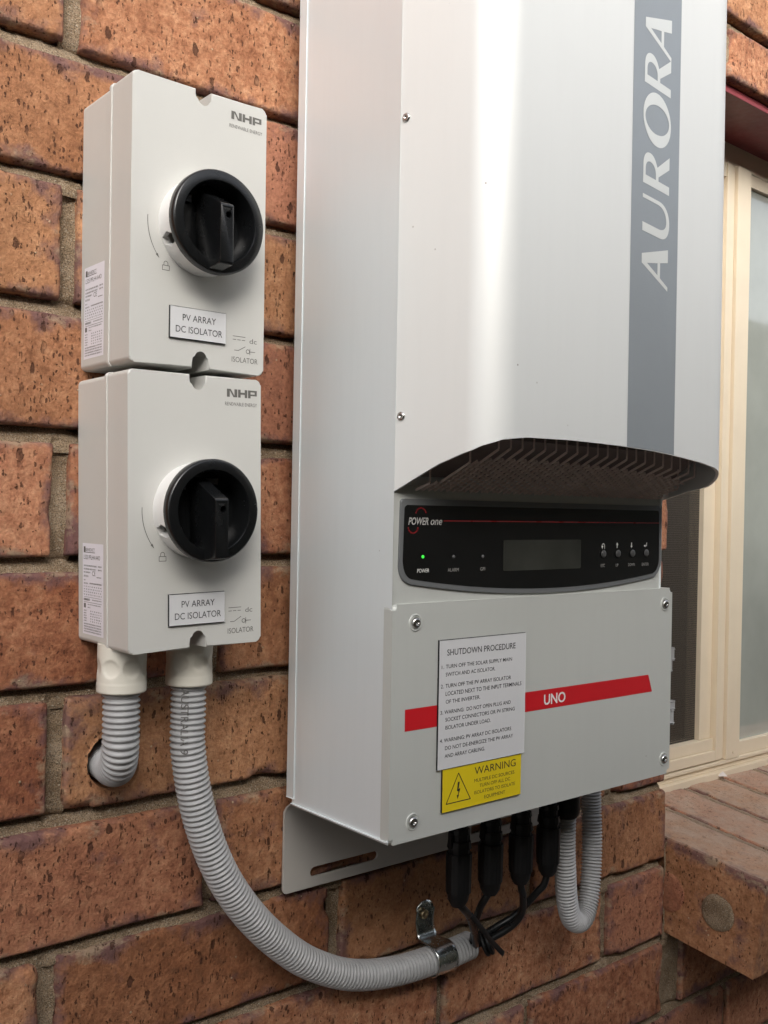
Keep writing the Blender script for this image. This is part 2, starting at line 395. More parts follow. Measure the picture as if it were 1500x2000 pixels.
# ------------------------------------------------------------------ brick wall
wall = bpy.data.objects.new('brick_wall', None); col.objects.link(wall); wall.location = (0.3, .1, -1.75); wall['_base'] = (0.3, .1, -1.75)
tag(wall, 'orange brown pitted clay brick wall with raked sandy mortar joints behind the electrical boxes', 'wall')
P_ = .086
ENDX = .7055
BV, BF, BT, BE, BH = [], [], [], [], []
def nz(x, y, z): return noise.noise(Vector((x, y, z)))
def add_brick(x0, x1, z0, z1, depth=.108, res=.0025, seed=0, tint=None, hole=None, xf=None, yoff=None, er=1.0):
    """brick with worn arrises: rough displaced face, edges running back into the joints"""
    rnd = random.Random(seed)
    tint = rnd.uniform(.05, .95) if tint is None else tint
    yo = rnd.uniform(-.0015, .0012) if yoff is None else yoff
    w_, h_ = x1-x0, z1-z0
    nx = max(2, int(round(w_/res))); nz_ = max(2, int(round(h_/res)))
    # denser near the arrises
    def spread(n):
        return [(.5-.5*math.cos(math.pi*i/n))*.55+.45*i/n for i in range(n+1)]
    U, W_ = spread(nx), spread(nz_)
    chips = [(rnd.choice((0, 1, 2, 3)), rnd.random(), rnd.uniform(.004, .022), rnd.uniform(.002, .0085)) for _ in range(rnd.randint(2, 6))] if res < .004 else []
    base = len(BV); s = seed*3.17; hue = rnd.random()
    for k, b_ in enumerate(W_):
        for i, a in enumerate(U):
            x = x0+a*w_; z = z0+b_*h_
            dl, dr, db, dt = a*w_, (1-a)*w_, b_*h_, (1-b_)*h_
            rr = (.0032+.0012*nz(x*28+s, s, z*28))*er
            for ed, pos, ln, dep in chips:
                q = (z-z0)/h_ if ed < 2 else (x-x0)/w_; dd = (dl, dr, db, dt)[ed]
                L_ = h_ if ed < 2 else w_
                t = abs(q-pos)*L_/ln
                if t < 1: rr += dep*(1-t*t)*(1 if dd < .02 else 0)
            y = 0
            for d_ in (dl, dr, db, dt):
                if d_ < rr: y += rr-math.sqrt(max(0, rr*rr-(rr-d_)**2))
            y = min(y, .014)
            y += .0015*nz(x*22+s, 1.3, z*22)+.00045*nz(x*95+s, 4.1, z*70)
            # ragged outline
            e = max(0, 1-min(dl, dr)/.006); e2 = max(0, 1-min(db, dt)/.006)
            x += e*(.0009*nz(s, z*25, 2.2)+.0004*nz(s, z*90, 7))
            z += e2*(.0009*nz(x*18, s, 5.5)+.0004*nz(x*90, s, 1))
            if hole:
                hx, hz, hr = hole; d = math.hypot(x-hx, z-hz); ang = math.atan2(z-hz, x-hx)
                hr2 = hr+.0011*nz(math.cos(ang)*4, math.sin(ang)*4, 3)+.004*max(0, math.cos(ang-R(-55)))**6
                if d < hr2+.0022:
                    if d < hr2-.0022: y += .055
                    f = (hr2/d) if d > hr2-.0022 else 1
                    x = hx+(x-hx)*f; z = hz+(z-hz)*f
                elif d < hr2+.006: y += .0012*(1-(d-hr2-.0022)/.004)
            BV.append((x, y+yo, z)); BT.append(tint); BE.append(max(0, 1-min(dl, dr, db, dt)/.016))
    W1 = nx+1
    for k in range(nz_):
        for i in range(nx):
            q = base+k*W1+i; BF.append((q, q+1, q+W1+1, q+W1))
    # sides: ring of border verts going back
    ring = [base+i for i in range(W1)] + [base+k*W1+nx for k in range(1, nz_+1)] + [base+nz_*W1+i for i in range(nx-1, -1, -1)] + [base+k*W1 for k in range(nz_-1, 0, -1)]
    prev = ring
    for dep in (.018, .05, depth):
        cur = []
        for q in ring:
            x, y, z = BV[q]
            cur.append(len(BV)); BV.append((x+.0006*nz(x*90, dep*50, z*90), dep, z+.0006*nz(z*90, dep*60, x*90))); BT.append(tint); BE.append(.3)
        n = len(ring)
        for i in range(n): BF.append((prev[(i+1) % n], prev[i], cur[i], cur[(i+1) % n]))
        prev = cur
    BF.append(tuple(prev))
    BH.extend([hue]*(len(BV)-base))
    if xf:
        for q in range(base, len(BV)): BV[q] = xf(BV[q])

MV, MF = [], []
def bed_joint(x0, x1, z, h=.012, res=.003, yb=.0, seed=0, slope=True):
    """weathered bed joint: deep under the upper brick, nearly flush on the lower one"""
    prof = [(-1, .0040), (-.8, .0034), (-.45, .0050), (-.1, .0072), (.25, .0105), (.6, .0150), (1, .0190)]
    n = max(2, int((x1-x0)/res)); base = len(MV); m = len(prof)
    for i in range(n+1):
        x = x0+(x1-x0)*i/n
        for k, (t, d) in enumerate(prof):
            zz = z+t*h*.95
            y = d+yb+.0028*nz(x*22, seed+z*9, 0)+.0013*nz(x*120, zz*120, 3)+.0008*nz(x*330, zz*330, 9)
            MV.append((x, y, zz))
    for i in range(n):
        for k in range(m-1):
            q = base+i*m+k; MF.append((q, q+m, q+m+1, q+1))
def perp_joint(x, z0, z1, w_=.011, res=.003, d0=.006):
    prof = [(-1, -.001), (-.6, .0005), (-.2, .0014), (.2, .0014), (.6, .0005), (1, -.001)]
    n = max(2, int((z1-z0)/res)); base = len(MV); m = len(prof)
    for i in range(n+1):
        z = z0+(z1-z0)*i/n
        for t, d in prof:
            xx = x+t*w_*.95
            e_ = max(0, 1-(z-z0)/.008); y = d0+d+.0075*e_*e_-.002*max(0, 1-(z1-z)/.008)+.0016*nz(z*30, x*11, 4)+.0012*nz(xx*130, z*130, 6)+.0008*nz(xx*330, z*330, 2)
            MV.append((xx, y, z))
    for i in range(n):
        for k in range(m-1):
            q = base+i*m+k; MF.append((q, q+1, q+m+1, q+m))
rnd = random.Random(11)
TINTS = {}
for k in range(-14, 19):
    zt, zb = -P_*k-.0052, -P_*(k+1)+.0046
    fine_row = -3 <= k <= 12
    off = 0 if k % 2 == 0 else .12
    i0, i1 = -7, 4
    xs = [off+.24*i for i in range(i0, i1)]
    for a in xs:
        x0, x1 = a+.0055, a+.2345
        right_limit = ENDX+(rnd.uniform(-.002, .001) if k not in (5,) else -.014)
        if k in (4,): right_limit = .6975
        if k >= 10:
            if k == 10 and abs(a-.72) < .01: x0 = .7435
            right_limit = 5
        if -2 > k: right_limit = ENDX
        if k < 10 and x0 > ENDX-.03: continue
        if k == 10 and x0 < ENDX < x1+.02: x1 = .7045
        x1 = min(x1, right_limit)
        if x1-x0 < .03: continue
        near = fine_row and x1 > -.12 and x0 < .95
        sd_ = k*37+int(round(a*100))
        hole = (.0400, -.5665, .0190) if (k == 6 and abs(a) < .01) else None
        dz = rnd.uniform(-.0007, .0007)
        add_brick(x0+rnd.uniform(-.0012, .0012), x1+(rnd.uniform(-.0012, .0012) if x1 < ENDX-.02 else 0), zb+dz+rnd.uniform(-.0013, .0010), zt+dz+rnd.uniform(-.0010, .0013),
                  res=(.0018 if hole else .0026) if near else .014, seed=sd_, hole=hole)
    zc0, zc1 = zb-.004, zt+.004
    for a in xs:
        if k < 10 and a > ENDX-.03: continue
        wj = .019 if (k == 10 and abs(a-.72) < .01) else .0085
        perp_joint(a+(.004 if wj > .01 else 0), zc0, zc1, w_=wj, res=.003 if fine_row and -.2 < a < 1 else .03)
    xe = (.676 if k in (4, 5, 6) else ENDX-.004) if k <= 9 else 1.15
    bed_joint(-1.75, -.13, -P_*k, res=.03); bed_joint(-.13, xe, -P_*k, res=.003 if fine_row else .03, seed=k)
# brickwork to the right of the window opening, and over its head
for k in range(-14, 19):
    zt, zb = -P_*k-.0055, -P_*(k+1)+.0050
    off = 0 if k % 2 == 0 else .12
    for i in range(4, 13):
        x0, x1 = off+.24*i+.0055, off+.24*i+.2345
        if k < 10: x0 = max(x0, 2.16)
        if x1-x0 > .05: add_brick(x0, x1, zb, zt, res=.02, seed=900+k*31+i)
    if k >= 10: bed_joint(1.15, 3.2, -P_*k, res=.03)
    else: bed_joint(2.16, 3.2, -P_*k, res=.03)
HEAD = [(.1405, .2005), (.2135, .289), (.301, .3765), (.3885, .464), (.476, .5515), (.5635, .639), (.651, .7265), (.7385, .814), (.826, .9015), (.9135, .989), (1.001, 1.0765), (1.0885, 1.164)]
for r_, (zb, zt) in enumerate(HEAD):
    xs = [.7985+.24*i-(.12 if r_ % 2 else 0) for i in range(0 if r_ % 2 else -1, 6)]
    for a in xs:
        x0, x1 = max(a+.0055, ENDX+.006), min(a+.2345, 2.155)
        if x1-x0 < .03: continue
        add_brick(x0, x1, zb, zt, res=.003 if (r_ < 3 and a < 1.2) else .02, seed=500+r_*19+int(a*50), tint=.85)
        perp_joint(a, zb-.004, zt+.004, res=.004 if r_ < 3 else .03)
    bed_joint(ENDX, 2.16, zt+.0065, res=.004 if r_ < 3 else .03, h=.012)
bk = mesh_obj('bricks', BV, BF, M['brick'], wall, attrs={'tint': BT, 'edge': BE, 'hue': BH})
bk.data.set_sharp_from_angle(angle=R(60))
mo = mesh_obj('mortar', MV, MF, M['mortar'], wall)
# solid core behind the joints so nothing shows through
bm = bmesh.new()
def core(x0, x1, z0, z1): add_box(bm, x0, x1, .024, .106, z0, z1)
core(-1.75, -.0, -1.7, 1.24); core(.08, ENDX-.006, -1.7, 1.24)
core(.0, .08, -1.7, -.605); core(.0, .08, -.515, 1.24)
core(ENDX-.006, 3.2, -1.7, -.862); core(2.17, 3.2, -.862, 1.24); core(ENDX-.006, 2.17, .143, 1.24)
bm_obj('joint_filling', bm, M['mortar'], wall, smooth=False)
# lintel: painted steel angle, its toe seen along the front
bm = bmesh.new()
add_box(bm, .62, 2.25, .010, .100, .1285, .1335, .0008)
add_box(bm, .62, 2.25, .012, .108, .1337, .1400, .0008)
bm_obj('lintel', bm, M['maroon'], wall)

# ------------------------------------------------------------------ brick-on-edge window sill
BV, BF, BT, BE, BH = [], [], [], [], []
MV, MF = [], []
sill = bpy.data.objects.new('sill', None); col.objects.link(sill)
TA = R(7.5)
def sill_xf(p, X):  # brick laid on edge: local x = length (front->back), y = depth into height, z = width
    lx, d, lz = p
    # local: lx along length 0..0.23 (0 front), face normal -y is the TOP of the sill, lz along X
    yy = -.1195+lx*math.cos(TA)-0*d; zz = -.7635+lx*math.sin(TA)-d
    # ends lean with the top
    yy += d*math.sin(TA)
    return (X+lz, yy, zz)
for i in range(17):
    X = .7105+.0862*i
    add_brick(0, .215, 0, .0765, depth=.105, res=.003 if i < 5 else .012, seed=700+i, tint=random.uniform(.5, .9), xf=lambda p, X=X: sill_xf(p, X), yoff=0, er=1.9)
    # joint between
    n = 60 if i < 5 else 16; base = len(MV)
    for a in range(n+1):
        for b_, (t, d) in enumerate(((-1, .004), (-.5, .0015), (0, .001), (.5, .0018), (1, .004))):
            lx = .213*a/n
            dd = d+.0012*nz(lx*60, X*20, b_)+.001*nz(lx*200, X, b_*3)
            MV.append(sill_xf((lx, dd, .0765+.0048+t*.006), X))
    for a in range(n):
        for b_ in range(4):
            q = base+a*5+b_; MF.append((q, q+1, q+6, q+5))
    # front mouth of the joint
    base = len(MV)
    for a in range(11):
        for b_, t in enumerate((-1, 0, 1)):
            MV.append(sill_xf((.006+.001*nz(a, X, b_), .004+.010*a, .0765+.0048+t*.006), X))
    for a in range(10):
        for b_ in range(2):
            q = base+a*3+b_; MF.append((q, q+1, q+4, q+3))
so_ = mesh_obj('sill', BV, BF, M['sill_brick'], wall, attrs={'tint': BT, 'edge': BE, 'hue': BH}); so_.data.set_sharp_from_angle(angle=R(60))
bpy.data.objects.remove(sill); sill = so_
so_['label'] = 'pale dusty brick on edge window sill with a mortar filled core hole in its end'
mesh_obj('joint_mortar', MV, MF, M['sill_mortar'], sill)
# core holes filled with mortar in the end of the first sill brick
def plug(cy_, cz_, r, x0=.7095, mat=None):
    V_ = [(x0-.0015, cy_, cz_)]; F_ = []
    n = 40
    for ring_, (rr, dx) in enumerate(((.35, -.0006), (.7, -.0001), (.9, .0002), (1.0, .0016))):
        for i in range(n):
            t = 2*math.pi*i/n; q = rr*r*(1+.04*nz(math.cos(t)*2, math.sin(t)*2, cy_*50))
            V_.append((x0-.0012+dx+.0007*nz(q*400*math.cos(t), q*400*math.sin(t), 2), cy_+q*math.cos(t), cz_+q*math.sin(t)))
    for i in range(n): F_.append((0, 1+(i+1) % n, 1+i))
    for k in range(3):
        for i in range(n): j = (i+1) % n; F_.append((1+k*n+i, 1+k*n+j, 1+(k+1)*n+j, 1+(k+1)*n+i))
    mesh_obj('core_plug', V_, F_, mat or M['mortar'], sill, attrs={'tint': [.3]*len(V_), 'hue': [.2]*len(V_)})
plug(-.0640, -.8120, .0195)
plug(-.0010, -.8080, .0230, .7106, M['brick'])
# smear of mortar between the wall end and the sill
MV, MF = [], []
perp_joint(.7095, -.868, -.752, w_=.006, d0=.001)
mesh_obj('joint_smear', MV, MF, M['mortar'], wall)

# ------------------------------------------------------------------ window
WX0, WX1 = .66, 2.17
win = thing('window', 'cream aluminium framed window with flyscreen and glass panes beyond the brick sill', 'window', 'w', (1.4, .1, -.745))
YW = .090
def bars(lst, name, mat, parent, bev=.0008):
    bm = bmesh.new()
    for a in lst: add_box(bm, *a, bev)
    return bm_obj(name, bm, mat, parent)
fr = bars([
    (WX0, WX1, YW-.004, .16, -.7385, -.7295),          # sill nose
    (WX0, WX1, YW+.004, .16, -.7293, -.7215),
    (WX0, WX1, YW+.000, .16, -.7213, -.7165),
    (WX0, WX1, YW+.006, .16, .1000, .1320),            # head
    (WX0, WX0+.05, YW+.004, .16, -.7163, .0998),       # left jamb
    (WX1-.05, WX1, YW+.004, .16, -.7163, .0998)], 'frame', M['alu'], win)
mu = bars([(.9795, 1.0135, YW-.001, .150, -.7160, .0995)], 'mullion', M['alu'], win)
bm = bmesh.new(); add_cyl(bm, (.9975, -.7075), .0022, YW-.001, YW-.0022, 16, bev=.0005); bm_obj('rivet', bm, M['alu'], mu)
# sliding sash with the insect screen, left
SX0, SX1 = WX0+.052, .9785
sa = bars([
    (SX1-.0215, SX1-.0095, YW+.0015, .125, -.7145, .0985), (SX1-.0090, SX1, YW+.0035, .125, -.7145, .0985),
    (SX0, SX1-.0220, YW+.0015, .125, -.7145, -.7005), (SX0, SX1-.0220, YW+.0055, .125, -.7000, -.6850),
    (SX0, SX1-.0220, YW+.0030, .125, .0800, .0985), (SX0, SX0+.03, YW+.003, .125, -.6845, .0795),
    (SX1-.0490, SX1-.0220, YW+.0100, .125, -.6845, .0795)], 'sash', M['alu'], win)
def mesh_screen():
    m, nt, b = new_mat('insect_screen')
    v = coords(nt)
    b.inputs['Base Color'].default_value = (.055, .045, .035, 1); b.inputs['Roughness'].default_value = .55
    wv = []
    for ax in ('X', 'Z'):
        wt = N(nt, 'ShaderNodeTexWave'); wt.bands_direction = ax; wt.inputs['Scale'].default_value = 105
        nt.links.new(v, wt.inputs['Vector']); wv.append(wt.outputs['Fac'])
    k = math_(nt, 'MAXIMUM', wv[0], wv[1])
    tr = N(nt, 'ShaderNodeBsdfTransparent'); ms = N(nt, 'ShaderNodeMixShader')
    nt.links.new(ramp(nt, k, [(.55, .18), (.9, .85)]), ms.inputs[0]); nt.links.new(tr.outputs[0], ms.inputs[1]); nt.links.new(b.outputs[0], ms.inputs[2])
    nt.links.new(ms.outputs[0], nt.nodes['Material Output'].inputs[0]); return m
M['screen'] = mesh_screen()
bars([(SX0+.028, SX1-.048, YW+.017, YW+.0178, -.687, .082)], 'fly_screen', M['screen'], win, 0)
def glass_mat():
    m, nt, b = new_mat('window_glass')
    b.inputs['Base Color'].default_value = (.9, .95, .93, 1); b.inputs['Roughness'].default_value = .02
    b.inputs['Transmission Weight'].default_value = 1; b.inputs['IOR'].default_value = 1.5
    v = coords(nt); nt.links.new(bump(nt, noi(nt, v, 5, 2), .004), b.inputs['Normal'])
    return m
M['glass'] = glass_mat()
bars([(SX0+.028, SX1-.048, YW+.030, YW+.034, -.687, .082)], 'pane', M['glass'], win, 0)
fx = bars([(1.0140, WX1-.051, YW+.0045, .125, -.7160, -.6975), (1.0140, WX1-.051, YW+.006, .125, .0820, .0995)], 'glazing_bead', M['alu'], win)
M['obscure'] = plain('obscured_glass', (.34, .36, .325), .05, mottle=.22, mscale=3.5, spec=1.0, coat=1)
bars([(1.0140, WX1-.051, YW+.012, YW+.017, -.700, .085)], 'pane', M['obscure'], win, 0)
# dim room behind the glass: the brick reveal lining and a blind
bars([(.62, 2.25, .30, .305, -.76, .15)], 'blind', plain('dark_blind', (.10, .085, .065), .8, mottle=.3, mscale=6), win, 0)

# ------------------------------------------------------------------ dc isolators
def isolator(fr, top, bot, label, YF=-.0755):
    XL, XR, XC = (.0082, .1060, .0580) if fr == '1' else (.0100, .1072, .0590)
    th = thing('dc_isolator', label, 'isolator switch', fr, (XC, 0, bot), 'dc isolator switches stacked on the wall')
    def outline(ins, nd=.0112, nw=.0057):
        x0, x1, z0, z1 = XL+ins, XR-ins, bot+ins, top-ins; r = .0035
        P = []
        def arc(cx, cz, a0, a1, rr, n=6):
            for i in range(n+1):
                a = R(a0+(a1-a0)*i/n); P.append((cx+rr*math.cos(a), cz+rr*math.sin(a)))
        arc(x1-r, z1-r, 0, 90, r)
        zc = z1-nd+nw+ins; P.append((XC+nw, z1)); arc(XC, zc, 0, -180, nw, 12); P.append((XC-nw, z1))
        arc(x0+r, z1-r, 90, 180, r); arc(x0+r, z0+r, 180, 270, r)
        zc = z0+nd+.0015-nw-ins; P.append((XC-nw, z0)); arc(XC, zc, 180, 0, nw, 12); P.append((XC+nw, z0))
        arc(x1-r, z0+r, 270, 360, r)
        return P
    bm = bmesh.new(); add_prism(bm, outline(.0009), .0, -.0450); bm_obj('base', bm, M['iso'], th, angle=30)
    bm = bmesh.new(); add_prism(bm, outline(.0), -.0455, YF, .0013, 4); lid = bm_obj('lid', bm, M['iso'], th, angle=50)
    bm = bmesh.new(); add_prism(bm, outline(-.0006), -.0440, -.0468, .0006, 2); bm_obj('rim', bm, M['iso'], lid, angle=50)
    bm = bmesh.new(); add_prism(bm, outline(.0020), -.0445, -.0460); bm_obj('gasket', bm, M['iso'], th, angle=30)
    zk = -.2098 if fr == '1' else -.3918
    KX = .0577
    # collar
    def collar_mesh():
        prof = [(.0, 0), (.0308, YF+.0005), (.0308, -.0900), (.0303, -.0918), (.0290, -.0925), (.0262, -.0925), (.0262, -.0770), (.0262, YF+.0005)]
        bm = bmesh.new(); V_, F_ = lathe(prof[1:], (KX, zk), 'y', 72)
        vs_ = [bm.verts.new(v) for v in V_]
        for f in F_: bm.faces.new([vs_[i] for i in f])
        for i in range(72): j = (i+1) % 72; bm.faces.new((vs_[i], vs_[j], vs_[6*72+j], vs_[6*72+i]))
        return bm
    kn = bm_obj('collar', collar_mesh(), M['white_plastic'], None)
    bm = bmesh.new()
    a = R(205); dirv = Vector((math.cos(a), 0, math.sin(a)))
    cc = Vector((KX, -.0838, zk))+dirv*.024
    mat_ = Matrix.Translation(cc) @ dirv.to_track_quat('Z', 'Y').to_matrix().to_4x4()
    bmesh.ops.create_cone(bm, cap_ends=True, segments=6, radius1=.0052, radius2=.0052, depth=.020, matrix=mat_ @ Matrix.Diagonal((1.5, .9, 1, 1)))
    cut = bm_obj('cut', bm, M['black'], None)
    boolean(kn, [cut]); kn.name = 'collar'; attach(kn, th)
    # rotary handle: black ring with deep well, pointer lever
    yr = -.0988
    prof = [(.0296, -.0915), (.0322, -.0918), (.0327, -.0930), (.0327, yr+.0015), (.0320, yr+.0002), (.0312, yr-.0002), (.0260, yr-.0002), (.0252, yr+.0008), (.0248, -.0830), (.0240, -.0800), (.0, -.0800)]
    V_, F_ = lathe(prof, (KX, zk), 'y', 96)
    ring_ = mesh_obj('handle', V_, F_, M['knob'], th); ring_.data.set_sharp_from_angle(angle=R(40))
    bm = bmesh.new()
    # lever body seen from the side: wedge rising from the well, hanging past the lower rim
    prof = [(-.0818, zk+.0215), (-.0900, zk+.0185), (-.1120, zk+.0078), (-.1128, zk+.0066), (-.1128, zk-.0285), (-.1118, zk-.0297), (-.0996, zk-.0310), (-.0818, zk-.0245)]
    hw = .0047
    va = [bm.verts.new((KX-.0032-hw, y, z)) for y, z in prof]; vb = [bm.verts.new((KX-.0032+hw, y, z)) for y, z in prof]
    bm.faces.new(va); bm.faces.new(vb)
    for i in range(len(prof)): j = (i+1) % len(prof); bm.faces.new((va[i], va[j], vb[j], vb[i]))
    bmesh.ops.bevel(bm, geom=[e for e in bm.edges], offset=.0005, segments=2, affect='EDGES', profile=.5)
    bm2 = bmesh.new()
    lev = bm_obj('lever', bm, M['knob'], None)
    bm2 = bmesh.new(); add_cyl(bm2, (KX-.0022, zk+.0010), .0021, -.104, -.115, 24); cut = bm_obj('cut', bm2, M['black'], None)
    boolean(lev, [cut]); lev.name = 'lever'; attach(lev, ring_)
    # small indicator window in the well
    bm = bmesh.new(); add_box(bm, KX-.018, KX-.0115, -.0818, -.0824, zk+.0135, zk+.0180, .0002); bm_obj('position_window', bm, M['button'], ring_)
    bm = bmesh.new(); add_box(bm, KX+.002, KX+.012, -.0818, -.0822, zk+.0168, zk+.0205, .0002); bm_obj('position_window', bm, M['display_rim'], ring_)
    # print on the lid
    yp = YF-.00012
    ink = Ink(yp); d1, d2 = (.0, .0) if fr == '1' else (.0022, .0003)
    t = top
    # maker's letters drawn as slabs
    x, zt_, zb_ = .0784+d1, t-.0075, t-.0128
    wN = .0086; h = zt_-zb_
    ink.poly([(x, zb_), (x+.0022, zb_), (x+.0022, zt_-.0010), (x+.0050, zb_), (x+.0080, zb_), (x+.0080, zt_), (x+.0058, zt_), (x+.0058, zb_+.0010), (x+.0030, zt_), (x, zt_)])
    x += .0086
    ink.rect(x, x+.0020, zb_, zt_); ink.rect(x+.0020, x+.0052, zb_+.0020, zb_+.0034); ink.rect(x+.0052, x+.0072, zb_, zt_)
    x += .0078
    ink.rect(x, x+.0020, zb_, zt_); ink.rect(x+.0020, x+.0070, zt_-.0012, zt_); ink.rect(x+.0052, x+.0070, zb_+.0016, zt_-.0012); ink.rect(x+.0020, x+.0052, zb_+.0016, zb_+.0027)
    ink.text('RENEWABLE ENERGY', .0770+d1, .1025+d1*.7, t-.0185, t-.0162)
    ink.build('maker_mark', M['grey_print'], th); ink = Ink(yp)
    zb2 = bot
    ink.rect(.0818, .0916, zb2+.0243, zb2+.0247)
    for i in range(3): ink.rect(.0818+.0035*i, .0844+.0035*i, zb2+.0221, zb2+.0225)
    ink.text('dc', .0948, .1005, zb2+.0208, zb2+.0240, space=1.0)
    ink.line([(.0832, zb2+.0152), (.0862, zb2+.0152), (.0915, zb2+.0182)], .0004); ink.line([(.0950, zb2+.0152), (.0992, zb2+.0152)], .0004)
    ink.ring((.0936, zb2+.0152), .0013, .0004); ink.line([(.0952, zb2+.0132), (.0952, zb2+.0172)], .0004)
    ink.text('ISOLATOR', .0812, .1014, zb2+.0074, zb2+.0108)
    ink.build('circuit_symbol', M['grey_print'], th); ink = Ink(yp)
    pts = []
    ax, az = KX, zk
    for i in range(15):
        a = R(177+ (40)*i/14); pts.append((ax+.0382*math.cos(a), az+.0382*math.sin(a)))
    ink.line(pts, .00042)
    ex, ez = pts[-1]; ddx, ddz = pts[-1][0]-pts[-2][0], pts[-1][1]-pts[-2][1]; q = math.hypot(ddx, ddz); ddx /= q; ddz /= q
    ink.poly([(ex+ddx*.0012, ez+ddz*.0012), (ex-ddx*.0022-ddz*.0008, ez-ddz*.0022+ddx*.0008), (ex-ddx*.0022+ddz*.0008, ez-ddz*.0022-ddx*.0008)])
    lx, lz = (.0300, -.2404) if fr == '1' else (.0312, -.4238)
    ink.line([(lx, lz), (lx+.0048, lz), (lx+.0048, lz+.0029), (lx, lz+.0029), (lx, lz)], .0004)
    ink.line([(lx+.0010, lz+.0029), (lx+.0010, lz+.0042)]+[(lx+.0024+.0014*math.cos(R(180-22.5*i)), lz+.0042+.0014*math.sin(R(180-22.5*i))) for i in range(9)]+[(lx+.0038, lz+.0029)], .0004)
    ink.build('turn_arrow', M['grey_print'], th)
    # name plate
    px, pz = (.0349, -.2825) if fr == '1' else (.0372, -.4655)
    bm = bmesh.new(); add_box(bm, px, px+.0408, YF-.0001, YF-.0014, pz, pz+.0204); pl = bm_obj('name_plate', bm, M['black'], th)
    bm = bmesh.new(); add_box(bm, px+.0003, px+.0405, YF-.0014, YF-.0019, pz+.0004, pz+.0201, .0002); bm_obj('plate_face', bm, M['sign_white'], pl)
    ink = Ink(YF-.0020); ink.text('PV ARRAY', px+.0088, px+.0330, pz+.0116, pz+.0157); ink.text('DC ISOLATOR', px+.0040, px+.0378, pz+.0040, pz+.0081)
    ink.build('lettering', M['black_ink'], pl)
    # type sticker on the left flank
    s0, s1, t0, t1 = (-.0052, -.0365, -.2922, -.2312) if fr == '1' else (-.0068, -.0388, -.4745, -.4140)
    xs_ = XL+.0009
    st_ = mesh_obj('type_sticker', [(xs_-.00008, s0, t0), (xs_-.00008, s1, t0), (xs_-.00008, s1, t1), (xs_-.00008, s0, t1)], [(0, 3, 2, 1)], M['sticker'], th, smooth=False)
    W_, H_ = abs(s1-s0), t1-t0
    ink = Ink(fn=lambda a, b_: (xs_-.00016, s0-a, t1-b_))   # a: mm from left, b: down
    def tx(s, a0, a1, b0, b1):
        V_, F_ = glyphs(s); xx = [v[0] for v in V_]; h = max(v[1] for v in glyphs('H')[0])
        ink.raw([(a0+(x-min(xx))/(max(xx)-min(xx))*(a1-a0), b1-y/h*(b1-b0)) for x, y in V_], F_)
    mm = .001
    ink.poly([(2*mm, 2.2*mm), (4.6*mm, 2.2*mm), (4.6*mm, 6*mm), (2*mm, 6*mm)])
    tx('BENEDICT', 5*mm, 19*mm, 3.2*mm, 5.2*mm); ink.rect(2*mm, 19.4*mm, 5.8*mm, 6.2*mm)
    tx('LS25 PFLH4 A4O', 2*mm, 27*mm, 7.8*mm, 10.6*mm)
    tx('CE', 15*mm, 20*mm, 18.2*mm, 21.2*mm)
    rn = random.Random(3)
    def row(b0, a0, a1, h=1.1, gap=.35, seg=(1.0, 3.2)):
        a = a0
        while a < a1:
            L = rn.uniform(*seg); 
            for q in np.arange(a, min(a+L, a1), .62): ink.rect(q*mm, (q+.36)*mm, b0*mm, (b0+h*rn.uniform(.75, 1))*mm)
            a += L+gap*2
    row(14.4, 2, 22); row(14.4, 24, 29); row(16.6, 2, 21); row(16.6, 24, 29); row(18.8, 2, 12); row(21.2, 2, 9, 1.4); row(21.6, 22, 29, .8); row(24.0, 2, 5); row(26.2, 2, 8); row(26.0, 11, 29, 1.0, .1)
    for k in range(4): row(28.3+1.8*k, 2, 29, .9, .9, (.9, 1.9))
    ink.rect(2*mm, 29*mm, 35.6*mm, 35.8*mm); row(36.6, 2, 11, 1.7, .2); row(36.9, 15, 29, .8); ink.rect(2*mm, 29.5*mm, 39.0*mm, 39.25*mm)
    ink.rect(2*mm, 5*mm, 40*mm, 43*mm); row(40.2, 8, 28, .8); row(42.2, 8, 12, .8)
    for k in range(5): row(44.4+1.7*k, 2, 6, .9); row(44.4+1.7*k, 12, 29, .9, .9, (1, 2))
    for k in range(4): row(53.2+1.7*k, 2, 29, .95, .3)
    ink.build('lettering', M['grey_print'], st_)
    return th
isolator('1', -.1200, -.3003, 'upper cream isolator box with rotary knob, topmost of the stacked pair')
isolator('2', -.3040, -.4812, 'lower cream isolator box with rotary knob and conduits leaving its underside')

# ------------------------------------------------------------------ inverter
inv = thing('inverter', 'tall silver grey solar inverter with black display panel and red banded lower lid', 'inverter', '3', (.33, 0, -.613))
BX0, BX1, BYF = .1733, .4797, -.1380
ZTOP = .16
bm = bmesh.new()
add_box(bm, BX0, BX1, -.0285, BYF+.0006, -.6113, ZTOP, .0022, 3)
body = bm_obj('casing', bm, M['side'], inv)
bm = bmesh.new(); add_box(bm, .40, .4940, -.0290, BYF+.006, -.6100, -.4560, .0015)
bm_obj('terminal_box', bm, M['side'], inv)
bm = bmesh.new(); add_box(bm, BX0-.0008, BX0+.03, -.0205, -.0282, -.6075, ZTOP-.004, .0008); bm_obj('rear_flange', bm, M['side'], inv)
# front strip around the display
bm = bmesh.new(); add_box(bm, BX0+.0004, BX1, BYF+.001, BYF-.0001, -.4570, -.3700, .0006); bm_obj('fascia', bm, M['lid'], inv)

# wave cover: profile in plan, extruded up, lower edge cut as a visor
YFR = -.2100
def arcp(cx, cy_, r, a0, a1, n):
    return [(cx+r*math.cos(R(a0+(a1-a0)*i/n)), cy_+r*math.sin(R(a0+(a1-a0)*i/n))) for i in range(n+1)]
prof = []
